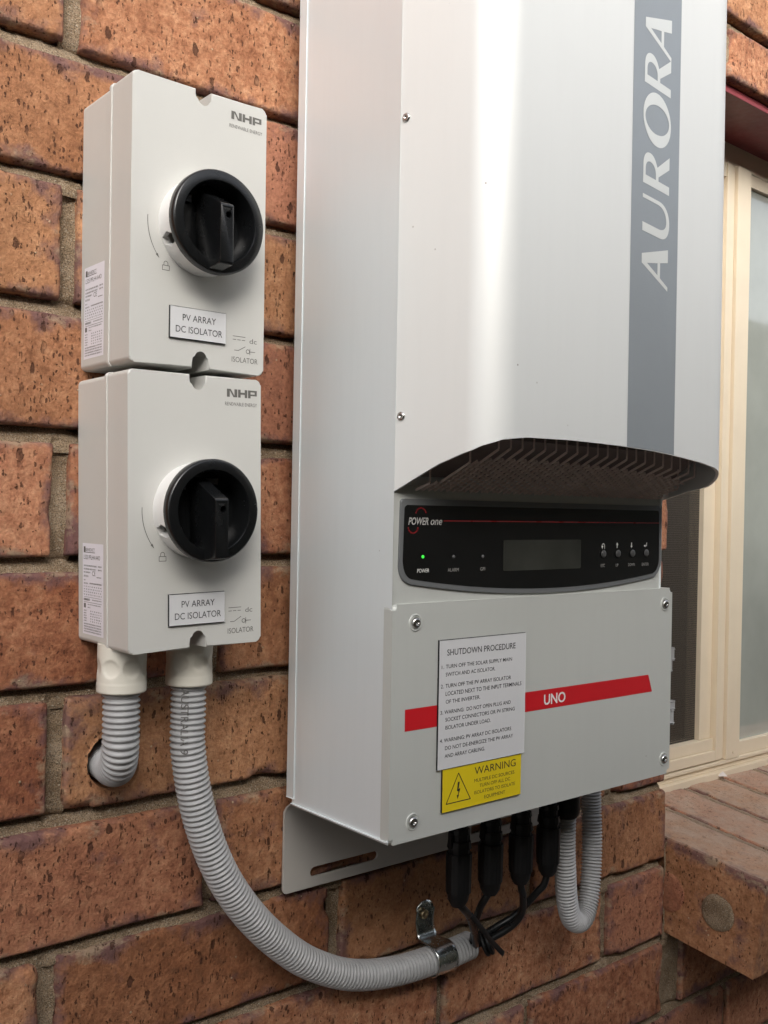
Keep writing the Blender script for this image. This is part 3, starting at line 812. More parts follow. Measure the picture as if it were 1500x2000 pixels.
# left flank then shoulder then front (slightly crowned) then right shoulder and flank
L0, L1 = Vector((.1733, -.1375)), Vector((.1945, -.2060))
dl = (L1-L0).normalized(); angL = math.degrees(math.atan2(dl.y, dl.x))   # direction of left flank
rS = .019
def fillet(P0, C, P1, r, n):
    a = (P0-C).normalized(); b_ = (P1-C).normalized(); th_ = a.angle(b_); d = r/math.tan(th_/2)
    A, B = C+a*d, C+b_*d; cen = C+(a+b_).normalized()*(r/math.sin(th_/2))
    a0 = math.atan2(A.y-cen.y, A.x-cen.x); a1 = math.atan2(B.y-cen.y, B.x-cen.x)
    while a1-a0 > math.pi: a1 -= 2*math.pi
    while a1-a0 < -math.pi: a1 += 2*math.pi
    return [Vector((cen.x+r*math.cos(a0+(a1-a0)*i/n), cen.y+r*math.sin(a0+(a1-a0)*i/n))) for i in range(n+1)]
CL = Vector((.1965, -.2100)); CR = Vector((.4725, -.2100)); E0 = Vector((.1733, -.1375)); E1 = Vector((.4850, -.1375))
f1 = fillet(E0, CL, CR, .030, 18); f2 = fillet(CL, CR, E1, .034, 18)
prof = [E0, E0.lerp(f1[0], .33), E0.lerp(f1[0], .66)] + f1
nfr = 26
for i in range(1, nfr): prof.append(f1[-1].lerp(f2[0], i/nfr))
prof += f2 + [f2[-1].lerp(E1, .33), f2[-1].lerp(E1, .66), E1]
xa, xb = f1[-1].x, f2[0].x
def crown(x): 
    t = max(0, min(1, (x-xa)/(xb-xa))); return -.0022*math.sin(math.pi*t)
prof = [Vector((p.x, p.y+(crown(p.x) if xa < p.x < xb else 0))) for p in prof]
CUT = [(.1733, -.3757), (.1787, -.3661), (.1842, -.3567), (.1895, -.3500), (.1955, -.3451), (.2067, -.3409), (.2263, -.3386), (.27, -.3379), (.3227, -.3388), (.36, -.3403), (.3901, -.3424), (.4288, -.3461), (.448, -.3492), (.462, -.3530), (.472, -.3590), (.480, -.3670), (.4850, -.3745)]
def interp(tab, x):
    if x <= tab[0][0]: return tab[0][1]
    for (a, b_), (c, d) in zip(tab, tab[1:]):
        if x <= c: return b_+(d-b_)*(x-a)/(c-a)
    return tab[-1][1]
n = len(prof); Tn = []
for i in range(n):
    d = (prof[min(n-1, i+1)]-prof[max(0, i-1)]).normalized(); Tn.append(Vector((-d.y, d.x)))   # inward normal (+y side)
TH = .0024
V_, F_ = [], []
rows = 14
for side_ in (0, 1):
    for i, p in enumerate(prof):
        q = p + (Tn[i]*TH if side_ else Vector((0, 0)))
        zc = interp(CUT, p.x)
        for k in range(rows+1):
            t = k/rows; z = (zc+.0009 if False else zc)+(ZTOP-zc)*t*t*(.0+1.0) if k else zc
            V_.append((q.x, q.y, z))
def vid(s_, i, k): return s_*n*(rows+1)+i*(rows+1)+k
for i in range(n-1):
    for k in range(rows):
        F_.append((vid(0, i, k), vid(0, i+1, k), vid(0, i+1, k+1), vid(0, i, k+1)))
        F_.append((vid(1, i+1, k), vid(1, i, k), vid(1, i, k+1), vid(1, i+1, k+1)))
    F_.append((vid(0, i+1, 0), vid(0, i, 0), vid(1, i, 0), vid(1, i+1, 0)))
    F_.append((vid(0, i, rows), vid(0, i+1, rows), vid(1, i+1, rows), vid(1, i, rows)))
for k in range(rows):
    F_.append((vid(0, 0, k), vid(0, 0, k+1), vid(1, 0, k+1), vid(1, 0, k)))
    F_.append((vid(0, n-1, k+1), vid(0, n-1, k), vid(1, n-1, k), vid(1, n-1, k+1)))
cover = mesh_obj('cover', V_, F_, M['silver'], inv); cover.data.set_sharp_from_angle(angle=R(40))
# top cap of the cover
bm = bmesh.new()
cap = [bm.verts.new((p.x, p.y, ZTOP+.0005)) for p in prof]; bm.faces.new(cap); bmesh.ops.extrude_face_region(bm, geom=bm.faces[:])
for v in cap: v.co.z -= .0030
bm_obj('top_cap', bm, M['silver'], cover, smooth=False)
def ysurf(x):
    for a, b_ in zip(prof, prof[1:]):
        if a.x <= x <= b_.x: return a.y+(b_.y-a.y)*(x-a.x)/max(1e-9, b_.x-a.x)
    return YFR
def strip(xf0, xf1, z0, z1, off, nx_=8, nz_=24):
    V_, F_ = [], []
    for k in range(nz_+1):
        for i in range(nx_+1):
            t = k/nz_; z = z0+(z1-z0)*t
            x = (xf0(z)+(xf1(z)-xf0(z))*i/nx_)
            if k == 0: z = interp(CUT, x)+.0004
            V_.append((x, ysurf(x)-off, z))
    for k in range(nz_):
        for i in range(nx_): q = k*(nx_+1)+i; F_.append((q, q+1, q+nx_+2, q+nx_+1))
    return V_, F_
V_, F_ = strip(lambda z: .3300, lambda z: .3890, -.338, ZTOP-.002, .00015)
mesh_obj('band', V_, F_, M['stripe'], cover)
# seam light line between flank and casing
# AURORA lettering, running upwards
ink = Ink(fn=lambda x, z: (x, ysurf(x)-.00032, z))
def let(loops, s0, s1):
    sl = .10
    ink.curve(loops, lambda a, b_: (.3762-b_*.0328, s0+(a*(s1-s0))+(b_-.5)*sl*.0328))
def oval(cx, cy_, rx, ry, tilt=0, n=44, rev=False):
    P = []
    for i in range(n):
        t = 2*math.pi*i/n; x, y = rx*math.cos(t), ry*math.sin(t)
        P.append((cx+x*math.cos(tilt)-y*math.sin(tilt), cy_+x*math.sin(tilt)+y*math.cos(tilt)))
    return P[::-1] if rev else P
A_ = [[(0, 0), (.10, 0), (.24, .30), (.60, .30), (.69, 0), (1.0, 0), (.64, 1.0), (.42, 1.0)], [(.285, .40), (.465, .80), (.57, .40)]]
def bez(p0, p1, p2, p3, n=10):
    return [tuple((1-t)**3*a+3*(1-t)**2*t*b_+3*(1-t)*t*t*c+t**3*d for a, b_, c, d in zip(p0, p1, p2, p3)) for t in [i/n for i in range(n+1)]]
U_ = [[(0, 1), (.24, 1), (.24, .36)] + bez((.24, .36), (.26, .14), (.40, .09), (.52, .09)) + bez((.52, .09), (.72, .09), (.88, .2), (.89, .40)) + [(.89, 1), (1.0, 1), (1.0, .38)] + bez((1.0, .38), (1.0, .1), (.76, -.03), (.48, -.03)) + bez((.48, -.03), (.2, -.03), (0, .1), (0, .34))]
R_ = [[(0, 0), (.23, 0), (.23, .42), (.34, .42), (.70, 0), (1.03, 0), (.58, .47)] + bez((.58, .47), (.80, .55), (.86, .66), (.86, .75)) + bez((.86, .75), (.86, .93), (.68, 1.0), (.46, 1.0)) + [(0, 1.0)],
      [(.23, .91)] + bez((.40, .91), (.55, .91), (.63, .84), (.63, .73)) + bez((.63, .73), (.62, .58), (.48, .52), (.34, .52)) + [(.23, .52)]]
O_ = [oval(.5, .5, .50, .53), oval(.5, .5, .275, .455, .10, rev=True)]
let(A_, -.2190, -.1880); let(U_, -.1825, -.1555); let(R_, -.1475, -.1200); let(O_, -.1165, -.0775); let(R_, -.0745, -.0475); let(A_, -.0475, -.0165)
ink.ring((.3433, -.0075), .0011, .0004)
ink.build('lettering', M['pale_ink'], cover)
# side screws
def screw(parent, c, r, y0, name='screw', boss=True, mat=None, depth=.0022):
    bm = bmesh.new()
    prof_ = [(r, y0), (r, y0-depth*.45), (r*.86, y0-depth*.85), (r*.55, y0-depth), (r*.38, y0-depth*1.0), (r*.36, y0-depth*.35), (.00001, y0-depth*.35)]
    V_, F_ = lathe(prof_, c, 'y', 28)
    # torx-like lobes on the recess
    V2 = []
    for i, v in enumerate(V_):
        k = i//28
        if k in (4, 5):
            t = 2*math.pi*(i % 28)/28; f = 1+.28*math.cos(6*t); V2.append((c[0]+(v[0]-c[0])*f, v[1], c[1]+(v[2]-c[1])*f))
        else: V2.append(v)
    s = mesh_obj(name, V2, F_, mat or M['steel'], parent)
    if boss:
        V_, F_ = lathe([(r*1.62, y0+.0002), (r*1.55, y0-.0006), (r*1.30, y0-.0006), (r*1.18, y0+.0002)], c, 'y', 32)
        mesh_obj('washer', V_, F_, M['lid'], s)
    bm.free(); return s
def flank_screw(z, t=.115):
    p = E0.lerp(f1[0], t); nrm = Vector((-(f1[0]-E0).normalized().y*-1, 0))
    d = (f1[0]-E0).normalized(); out = Vector((d.y, -d.x))  # outward (towards -x)
    V_, F_ = lathe([(.0030, 0), (.0030, -.0006), (.0022, -.0012), (.0010, -.0013), (.0009, -.0004), (.00001, -.0004)], (0, 0), 'y', 24)
    o = mesh_obj('screw', [(p.x+out.x*(-v[1])+d.x*v[0], p.y+out.y*(-v[1])+d.y*v[0], z+v[2]) for v in V_], F_, M['steel'], cover)
flank_screw(-.1240); flank_screw(-.3245)
# grille under the visor
bm = bmesh.new()
def rib(x, w_=.0011, y_f=-.1950):
    zf = interp(CUT, x)
    path_ = [(y_f, zf+.030), (y_f, zf-.0035 if False else zf+.0012-.0065), (-.1400, -.3735)]
    add_box(bm, x-w_/2, x+w_/2, y_f, y_f+.006, zf-.0060, zf+.030)
yf0 = -.1940
def gz(x, y):
    """grille surface height at plan point"""
    zf = interp(CUT, x)-.0065; zb_ = -.3735; t = (y-yf0)/(-.1405-yf0)
    return zf+(min(zb_, zf-.001)-zf)*max(0, min(1, t))
nr = 48
xsr = [.1940+(.4700-.1940)*i/nr for i in range(nr+1)]
def yfront(x):
    # stay inside the visor's flanks
    if x < .212: return yf0+(.212-x)*2.3
    if x > .446: return yf0+(x-.446)*2.0
    return yf0
def quadbar(p, q, w_, h_):
    """thin bar between 3D points p and q"""
    p, q = Vector(p), Vector(q); d = (q-p).normalized(); s_ = d.cross(Vector((0, 0, 1)))
    s_ = s_.normalized() if s_.length > 1e-6 else Vector((1, 0, 0)); u_ = s_.cross(d)
    vv_ = [bm.verts.new(c+s_*a*w_/2+u_*b_*h_/2) for c in (p, q) for a, b_ in ((-1, -1), (1, -1), (1, 1), (-1, 1))]
    for f in ((0, 1, 2, 3), (7, 6, 5, 4), (0, 4, 5, 1), (1, 5, 6, 2), (2, 6, 7, 3), (3, 7, 4, 0)): bm.faces.new([vv_[i] for i in f])
for i, x in enumerate(xsr):
    yf_ = yfront(x)
    big = i % 2 == 0
    if yf_ > -.142: continue
    y_s = yf_ if big else yf_+.012
    quadbar((x, y_s, gz(x, y_s)), (x-.002, -.1405, gz(x, -.1405)), .0007, .0016)
    if big: quadbar((x, yf_, gz(x, yf_)+.022), (x, yf_, gz(x, yf_)), .0006, .0012)
    # staggered cross ties
    if i < nr:
        x2 = xsr[i+1]; k = 0; y = yf_+.013+(.0022 if i % 2 else 0)
        while y < -.1415:
            xm = x-.002*(y-yf_)/(-.1405-yf_)
            quadbar((xm, y, gz(x, y)), (xm+(x2-x), y, gz(x2, y)), .0008, .0018); y += .0046
grl = bm_obj('grille', bm, M['fin'], inv, smooth=False)
bm = bmesh.new()   # dark heat sink block the ribs stand in front of
vv_ = []
for (x, y, z) in ((.178, -.1395, -.3640), (.4800, -.1395, -.3640), (.460, -.1890, -.3390), (.199, -.1890, -.3390)): vv_.append(bm.verts.new((x, y, z)))
bm.faces.new(vv_); ex = bmesh.ops.extrude_face_region(bm, geom=bm.faces[:])
for e in ex['geom']:
    if isinstance(e, bmesh.types.BMVert): e.co.z += .03
bm_obj('heat_sink', bm, M['sink'], inv, smooth=False)

# display panel
def arc_bottom(x0, x1, z0, z1, zm, n=20):
    # z at ends z0,z1 and lowest zm in the middle
    P = []
    for i in range(n+1):
        t = i/n; P.append((x0+(x1-x0)*t, (1-t)**2*z0+2*(1-t)*t*(2*zm-.5*(z0+z1))+t*t*z1))
    return P
def panel_outline(x0, x1, zt_, zl, zm, zr, r):
    P = []
    for i in range(7): a = R(90+90*i/6); P.append((x0+.003+.003*math.cos(a), zt_-.003+.003*math.sin(a)))
    P += [(x0-.0008, zl+.012)]
    for i in range(1, 8):
        t = i/8; P.append(((1-t)**2*(x0-.0008)+2*(1-t)*t*(x0+.0002)+t*t*(x0+r), (1-t)**2*(zl+.012)+2*(1-t)*t*zl+t*t*(zl-.0008)))
    P += arc_bottom(x0+r, x1-r, zl-.0008, zr-.0008, zm)
    for i in range(1, 8):
        t = i/8; P.append(((1-t)**2*(x1-r)+2*(1-t)*t*(x1)+t*t*(x1+.0006), (1-t)**2*(zr-.0008)+2*(1-t)*t*(zr+.001)+t*t*(zr+.012)))
    P += [(x1+.0006, zr+.012)]
    for i in range(7): a = R(0+90*i/6); P.append((x1-.003+.003*math.cos(a), zt_-.003+.003*math.sin(a)))
    return P
yD = BYF-.0002
bm = bmesh.new(); add_prism(bm, panel_outline(.1796, .4785, -.3795, -.4375, -.4492, -.4405, .012), yD, yD-.0016, .0010, 3)
dp = bm_obj('display_panel', bm, M['display_rim'], inv, angle=60)
yD2 = yD-.0016
bm = bmesh.new(); add_prism(bm, panel_outline(.1826, .4752, -.3838, -.4340, -.4455, -.4370, .009), yD2+.0004, yD2-.00025)
bm_obj('panel_face', bm, M['display'], dp, angle=60)
yD3 = yD2-.00035
ink = Ink(yD3); ink.rect(.2190, .4750, -.39475, -.39405); ink.ring((.1975, -.3905), .0048, .0010, 20, 165, 16); ink.ring((.1905, -.3985), .0045, .0010, 190, 350, 16)
ink.build('red_marks', M['red_line'], dp)
ink = Ink(yD3-.0001); ink.text('POWER', .1860, .2045, -.3972, -.3924, shear=.25, weight=.02); ink.text('one', .2065, .2175, -.3972, -.3920, shear=.25, weight=.012)
ink.build('logo', M['logo_ink'], dp)
ink = Ink(yD3)
ink.text('POWER', .1950, .2060, -.4302, -.4276); ink.build('lettering', M['white_ink'], dp)
ink = Ink(yD3)
for s_, a, b_ in (('ALARM', .2238, .2345), ('GFI', .2563, .2612)): ink.text(s_, a, b_, -.4302, -.4278)
ink.build('lettering', M['dim_ink'], dp); ink = Ink(yD3)
for s_, a, b_ in (('ESC', .3955, .4008), ('UP', .4150, .4187), ('DOWN', .4322, .4412), ('ENTER', .4512, .4608)):
    ink.text(s_, a, b_, -.4302 if a < .3 else -.4308, -.4278 if a < .3 else -.4284)
ink.build('lettering', M['dim_ink'], dp)
ink = Ink(yD3)
def arrow(x, z, up):
    s_ = 1 if up else -1
    ink.rect(x-.0005, x+.0005, z-.0022, z+.0022); ink.poly([(x-.0014, z+s_*.0006), (x+.0014, z+s_*.0006), (x, z+s_*.0026)])
ink.ring((.3985, -.4135), .0016, .0007, 0, 180, 10); ink.rect(.3998, .4005, -.4162, -.4135); ink.poly([(.3956, -.4135), (.3984, -.4135), (.3970, -.4160)])
arrow(.4166, -.4132, True); arrow(.4362, -.4132, False)
ink.rect(.4572, .4578, -.4142, -.4110); ink.rect(.4555, .4578, -.4142, -.4136); ink.poly([(.4556, -.4127), (.4556, -.4151), (.4532, -.4139)])
ink.build('symbols', M['white_ink'], dp)
bm = bmesh.new(); add_prism(bm, rounded(.2802, .3697, -.4312, -.4082, .0012), yD2, yD2-.0006); lc = bm_obj('screen', bm, M['lcd'], dp, angle=60)
def bead(c, r, y, mat, name, parent, h=.6):
    V_, F_ = lathe([(r, y+.0002), (r, y-.0003)]+[(r*math.cos(R(a)), y-.0003-h*r*math.sin(R(a))) for a in (20, 40, 60, 75)]+[(.00001, y-.0003-h*r)], c, 'y', 28)
    return mesh_obj(name, V_, F_, mat, parent)
bead((.2000, -.4193), .0012, yD2, M['led'], 'indicator_lamp', dp)['label'] = 'lit green power lamp'
bead((.2293, -.4197), .0013, yD2, M['lamp_off'], 'indicator_lamp', dp); bead((.2587, -.4199), .0013, yD2, M['lamp_off'], 'indicator_lamp', dp)
for x in (.3978, .4170, .4368, .4560): bead((x, -.4200), .0030, yD2-.0012, M['button'], 'button', dp, .25)

# lower lid
LY = -.1405
bm = bmesh.new(); add_prism(bm, rounded(.1730, .4958, -.6140, -.4512, .0040), -.1316, LY, .0040, 5)
lid = bm_obj('terminal_lid', bm, M['lid'], inv, angle=50)
for c in ((.1939, -.4644), (.4848, -.4650), (.1943, -.6010), (.4866, -.6004)): screw(lid, c, .0038, LY, depth=.0024)
ink = Ink(LY-.00015)
ink.poly([(.1856, -.5382), (.4682, -.5396), (.4624, -.5246), (.1856, -.5232)]); ink.build('red_band', M['red'], lid)
ink = Ink(LY-.0003); ink.text('UNO', .3278, .3532, -.5356, -.5280, weight=.02); ink.build('lettering', M['white_ink'], lid)
# signs
def sign(name, x0, x1, z0, z1, y, face, label):
    bm = bmesh.new(); add_box(bm, x0, x1, y, y-.0013, z0, z1); p = bm_obj(name, bm, M['black'], lid)
    bm = bmesh.new(); add_box(bm, x0+.0003, x1-.0003, y-.0013, y-.0018, z0+.0003, z1-.0003, .0002); bm_obj('plate_face', bm, face, p)
    p['label'] = label; return p
sp_ = sign('notice_plate', .2152, .3043, -.5689, -.4779, LY-.0002, M['sign_white'], 'white engraved plate listing the shutdown procedure')
ink = Ink(LY-.0021)
LN = [('SHUTDOWN PROCEDURE', .2224, .2926, -.4890, .0042), ('1.', .2173, .2196, -.4980, .0023), ('TURN OFF THE SOLAR SUPPLY MAIN', .2213, .2890, -.4980, .0026), ('SWITCH AND AC ISOLATOR.', .2213, .2712, -.5036, .0026),
      ('2.', .2168, .2194, -.5116, .0026), ('TURN OFF THE PV ARRAY ISOLATOR', .2213, .2883, -.5116, .0026), ('LOCATED NEXT TO THE INPUT TERMINALS', .2215, .2997, -.5172, .0028), ('OF THE INVERTER.', .2218, .2560, -.5228, .0026),
      ('3.', .2168, .2194, -.5300, .0026), ('WARNING:  DO NOT OPEN PLUG AND', .2207, .2883, -.5300, .0026), ('SOCKET CONNECTORS OR PV STRING', .2217, .2929, -.5354, .0026), ('ISOLATOR UNDER LOAD.', .2217, .2673, -.5410, .0026),
      ('4.', .2168, .2194, -.5498, .0026), ('WARNING: PV ARRAY DC ISOLATORS', .2207, .2894, -.5498, .0026), ('DO NOT DE-ENERGIZE THE PV ARRAY', .2218, .2915, -.5554, .0026), ('AND ARRAY CABLING.', .2216, .2618, -.5609, .0026)]
for t, a, b_, z, h in LN: ink.text(t, a, b_, z, z+h, weight=.006)
ink.build('lettering', M['black_ink'], sp_)
wp = sign('warning_plate', .2203, .3010, -.5995, -.5692, LY-.0002, M['sign_yellow'], 'yellow warning plate with a lightning triangle')
ink = Ink(LY-.0021)
for t, a, b_, z, h in [('WARNING', .2517, .2950, -.5773, .0053), ('MULTIPLE DC SOURCES.', .2515, .2944, -.5828, .0024), ('TURN OFF ALL DC', .2570, .2892, -.5871, .0024), ('ISOLATORS TO ISOLATE', .2517, .2946, -.5915, .0024), ('EQUIPMENT', .2620, .2840, -.5961, .0024)]:
    ink.text(t, a, b_, z, z+h)
ink.build('lettering', M['black_ink'], wp)
ink = Ink(LY-.0021)
T0, T1, T2 = (.2356, -.5735), (.2238, -.5938), (.2478, -.5938)
ink.line([T0, T1, T2, T0, T1], .0007)
cx_ = .2355
ink.poly([(cx_+.0014, -.5798), (cx_-.0004, -.5798), (cx_-.0013, -.5860), (cx_+.0003, -.5850)])
ink.poly([(cx_+.0003, -.5850), (cx_-.0013, -.5860), (cx_+.0002, -.5866), (cx_+.0020, -.5850), (cx_+.0016, -.5843)])
ink.poly([(cx_+.0020, -.5850), (cx_+.0006, -.5858), (cx_-.0004, -.5893), (cx_+.0002, -.5893)])
ink.poly([(cx_-.0014, -.5890), (cx_+.0010, -.5890), (cx_-.0006, -.5918)])
ink.build('symbol', M['black_ink'], wp)
# small clips on the right flank
def clip(z, kind):
    bm = bmesh.new()
    if kind == 0:
        add_box(bm, .4950, .4985, -.1325, -.1385, z-.012, z+.006, .0015, 3); add_box(bm, .4950, .5018, -.1335, -.1378, z-.002, z+.006, .0020, 3)
    else:
        add_box(bm, .4950, .5055, -.1335, -.1378, z-.0045, z+.0015, .001, 2); add_box(bm, .4950, .5012, -.1325, -.1385, z-.0165, z-.006, .002, 3)
    bm_obj('clip', bm, M['conduit'], inv)
clip(-.5120, 0); clip(-.5540, 1)

# ------------------------------------------------------------------ wall bracket
br = thing('mounting_bracket', 'grey steel mounting bracket with a long slot hanging below the inverter', 'bracket', 'w', (.334, 0, -.69))
def bent(x0, x1):
    P = [(-.0030, -.6905, .0035), (-.0030, -.6898, .0018), (-.0030, -.6882, .0005), (-.0030, -.6865, 0), (-.0030, -.6260, 0), (-.0055, -.6215, .0008), (-.0090, -.6185, .0022), (-.0110, -.6160, .0022), (-.0110, -.5975, .0022), (-.0110, -.5960, .0040)]
    V_, F_ = [], []
    nx_ = 2
    t = .0022
    for (y, z, dx) in P: V_ += [(x0+dx, y-t, z), (x1-dx, y-t, z), (x0+dx, y, z), (x1-dx, y, z)]
    for i in range(len(P)-1):
        a = i*4; F_ += [(a, a+1, a+5, a+4), (a+2, a+6, a+7, a+3), (a, a+4, a+6, a+2), (a+1, a+3, a+7, a+5)]
    F_ += [(0, 2, 3, 1), tuple(len(V_)-4+q for q in (0, 1, 3, 2))]
    return V_, F_
V_, F_ = bent(.1820, .4865)
bk_ = mesh_obj('back_plate', V_, F_, M['plate'], None, smooth=False)
cuts = []
bm = bmesh.new(); P = [(.2782-.0038+.0038*math.cos(R(a)), -.6785+.0038*math.sin(R(a))) for a in range(-90, 91, 15)]+[(.2082+.0038+.0038*math.cos(R(a)), -.6785+.0038*math.sin(R(a))) for a in range(90, 271, 15)]
add_prism(bm, P, .01, -.02); cuts.append(bm_obj('c', bm, M['plate'], None))
bm = bmesh.new(); add_box(bm, .3050, .3560, -.02, .01, -.6700, -.6680); cuts.append(bm_obj('c', bm, M['plate'], None))
bm = bmesh.new(); add_box(bm, .3900, .4600, -.02, .01, -.6825, -.6750); cuts.append(bm_obj('c', bm, M['plate'], None))
boolean(bk_, cuts); attach(bk_, br)
md = bk_.modifiers.new('bevel', 'BEVEL'); md.width = .0005; md.segments = 2; md.limit_method = 'ANGLE'

# ------------------------------------------------------------------ conduits
PITCH = .0039
def corr(path, rad, pitch=PITCH, amp=.0017, smooth_from=None):
    st_ = pitch/10
    def rf(i):
        ph = (i/10) % 1.0
        v = math.sin(math.pi*ph/.72)**.6 if ph < .72 else 0
        return rad-amp+amp*v
    P = spline(path, st_)
    return sweep(P, rf, 34)
def coupling(parent, c, z0, z1, r=.0158):
    n, m_ = 96, 40; V_, F_ = [], []
    for k in range(m_+1):
        z = z0+(z1-z0)*k/m_
        for i in range(n):
            t = 2*math.pi*i/n; rr = r
            d_end = min(z-z0, 99)
            if d_end < .001: rr -= .001-math.sqrt(max(0, .001**2-(.001-d_end)**2))
            if z-z0 > .008:
                for q in range(7):
                    tc = 2*math.pi*(q+.22)/7; da = (t-tc+math.pi) % (2*math.pi)-math.pi
                    dd = math.hypot(da*r, z-(z0+.0165))
                    if dd < .0058: rr -= .0016*math.sqrt(max(0, 1-(dd/.0058)**2))
            if z-z0 < .0068: rr += .0002
            V_.append((c[0]+rr*math.cos(t), c[1]+rr*math.sin(t), z))
    for k in range(m_):
        for i in range(n): j = (i+1) % n; F_.append((k*n+i, k*n+j, (k+1)*n+j, (k+1)*n+i))
    F_.append(tuple(range(n))[::-1]); F_.append(tuple(m_*n+i for i in range(n)))
    o = mesh_obj('coupling', V_, F_, M['pvc'], parent); o.data.set_sharp_from_angle(angle=R(50)); return o
cA = thing('flexible_conduit', 'short grey corrugated conduit bending from the isolator into a hole in the brick', 'conduit', 'w', (.0285, -.037, -.58), 'grey corrugated conduits')
coupling(cA, (.0265, -.0390), -.5115, -.4800)
V_, F_ = corr([(.0265, -.0390, -.508), (.0268, -.0390, -.530), (.0275, -.0375, -.5475), (.0300, -.0300, -.5610), (.0340, -.0150, -.5680), (.0380, .0080, -.5690), (.0400, .0450, -.5690)], .0122)
mesh_obj('tube', V_, F_, M['conduit'], cA)
cB = thing('flexible_conduit', 'long grey corrugated conduit sweeping from the lower isolator to the saddle clamp', 'conduit', 'w', (.25, 0, -.78), 'grey corrugated conduits')
coupling(cB, (.0772, -.0370), -.5115, -.4800)
V_, F_ = corr([(.0770, -.0370, -.508), (.0772, -.0370, -.5341), (.0776, -.0370, -.5553), (.0843, -.0360, -.5890), (.0961, -.0340, -.6231), (.1138, -.0310, -.6566), (.1397, -.0270, -.6905), (.1706, -.0230, -.7210), (.2010, -.0205, -.7440), (.2430, -.0175, -.7650), (.2924, -.0158, -.7760), (.3483, -.0155, -.7785), (.3800, -.0160, -.7770)], .0122)
mesh_obj('tube', V_, F_, M['conduit'], cB)
# conduit print: dark code along the tube
def tube_print(parent, pts, txt, h, facing):
    """letters wrapped on the ridges along a path; facing = angle round the tube"""
    V0, F0 = glyphs(txt); xs = [v[0] for v in V0]; hh = max(v[1] for v in glyphs('H')[0])
    P = spline(pts, .0005); L = len(P)-2; V_ = []
    sc_ = h/hh
    T = [(P[i+1]-P[i]).normalized() for i in range(L+1)]
    for x, y in V0:
        s_ = (x-min(xs))*sc_; i = min(L-1, int(s_/.0005)); c = P[i]+T[i]*(s_-i*.0005)
        side_ = facing(T[i]); up_ = side_.cross(T[i]) ; a = (y/hh-.5)*h/.0123
        nrm_ = side_*math.cos(a)+up_*math.sin(a)
        V_.append(c+nrm_*.01232)
    mesh_obj('printed_code', V_, F0, M['grey_print'], parent, smooth=False)
view_dir = lambda p: (Vector((-.265, -.646, -.393))-p).normalized()
def face_cam_like(T):
    d = Vector((-.62, -.75, .0)); d = (d-T*d.dot(T)).normalized(); return d
tube_print(cB, [(.0770, -.0370, -.5125), (.0770, -.0370, -.530), (.0772, -.0370, -.545)], 'AUSTRALIA 9', .0052, face_cam_like)
def face_low(T):
    d = Vector((-.15, -.62, -.75)); d = (d-T*d.dot(T)).normalized(); return d
tube_print(cB, [(.2430, -.0175, -.7650), (.2924, -.0158, -.7760), (.3240, -.0156, -.7780)], 'CD 25 MD.UV 80 25', .0045, face_low)

# saddle clamp
sc_ = thing('saddle_clamp', 'shiny zinc plated saddle clamp holding the conduit end to the brick', 'clamp', 'w', (.338, 0, -.79))
def saddle():
    cy_, cz_, r = -.0150, -.7660, .0136
    P = [(.0005, -.7905), (-.0005, -.7860)]
    for i in range(25):
        a = R(-70-(220)*i/24) ; P.append((cy_+r*math.cos(a)*1.0 if False else cy_+r*math.sin(R(-160+ (0)))*0+r*math.cos(R(290-250*i/24)), cz_+r*math.sin(R(290-250*i/24))))
    return P
V_, F_ = [], []
cy_, cz_, r = -.0158, -.7782, .0134
path_ = [(.0006, cz_-.0135), (-.006, cz_-.0139)] + [(cy_+r*math.cos(R(a)), cz_+r*math.sin(R(a))) for a in range(285, 89, -10)] + [(-.0095, cz_+.0143), (-.0045, cz_+.0158), (-.0020, cz_+.0195), (-.0014, cz_+.0290), (-.0014, cz_+.0385)]
T_ = .0011
m_ = len(path_)
for i, (y, z) in enumerate(path_):
    a = Vector(path_[max(0, i-1)]); b_ = Vector(path_[min(m_-1, i+1)]); d = (b_-a).normalized(); nn = Vector((-d.y, d.x))
    wob = .0004*math.sin(i*1.3)
    x0, x1 = .3300, .3530
    if z > cz_+.0140 and i > m_-6: x0, x1 = .3280, .3490
    if i == m_-2: x0, x1 = .3270, .3478
    for k, (sx_, off) in enumerate(((x0, 0), (x0+(x1-x0)*.12, .0009), (x0+(x1-x0)*.5, .0003), (x0+(x1-x0)*.88, .0009), (x1, 0))):
        V_.append((sx_, y-nn.x*(off if i < m_-5 else off*.4), z-nn.y*(off if i < m_-5 else off*.4)))
for i in range(m_-1):
    for k in range(4): q = i*5+k; F_.append((q, q+1, q+6, q+5))
# rounded top of the tab
top_z = path_[-1][1]; base = len(V_); xc_, rx_ = .33725, .01025
for i in range(13):
    a = R(180-180*i/12); V_.append((xc_+rx_*math.cos(a), -.0014, top_z+.0085*math.sin(a)))
F_.append(tuple([(m_-1)*5+k for k in range(5)][::-1])+tuple(range(base, base+13)))
sb = mesh_obj('strap', V_, F_, M['zinc'], sc_); md = sb.modifiers.new('solid', 'SOLIDIFY'); md.thickness = .0013; md.offset = 0
sb.data.set_sharp_from_angle(angle=R(50))
screw(sc_, (.3360, -.7430), .0042, -.0022, boss=False, mat=M['brass'], depth=.0024)

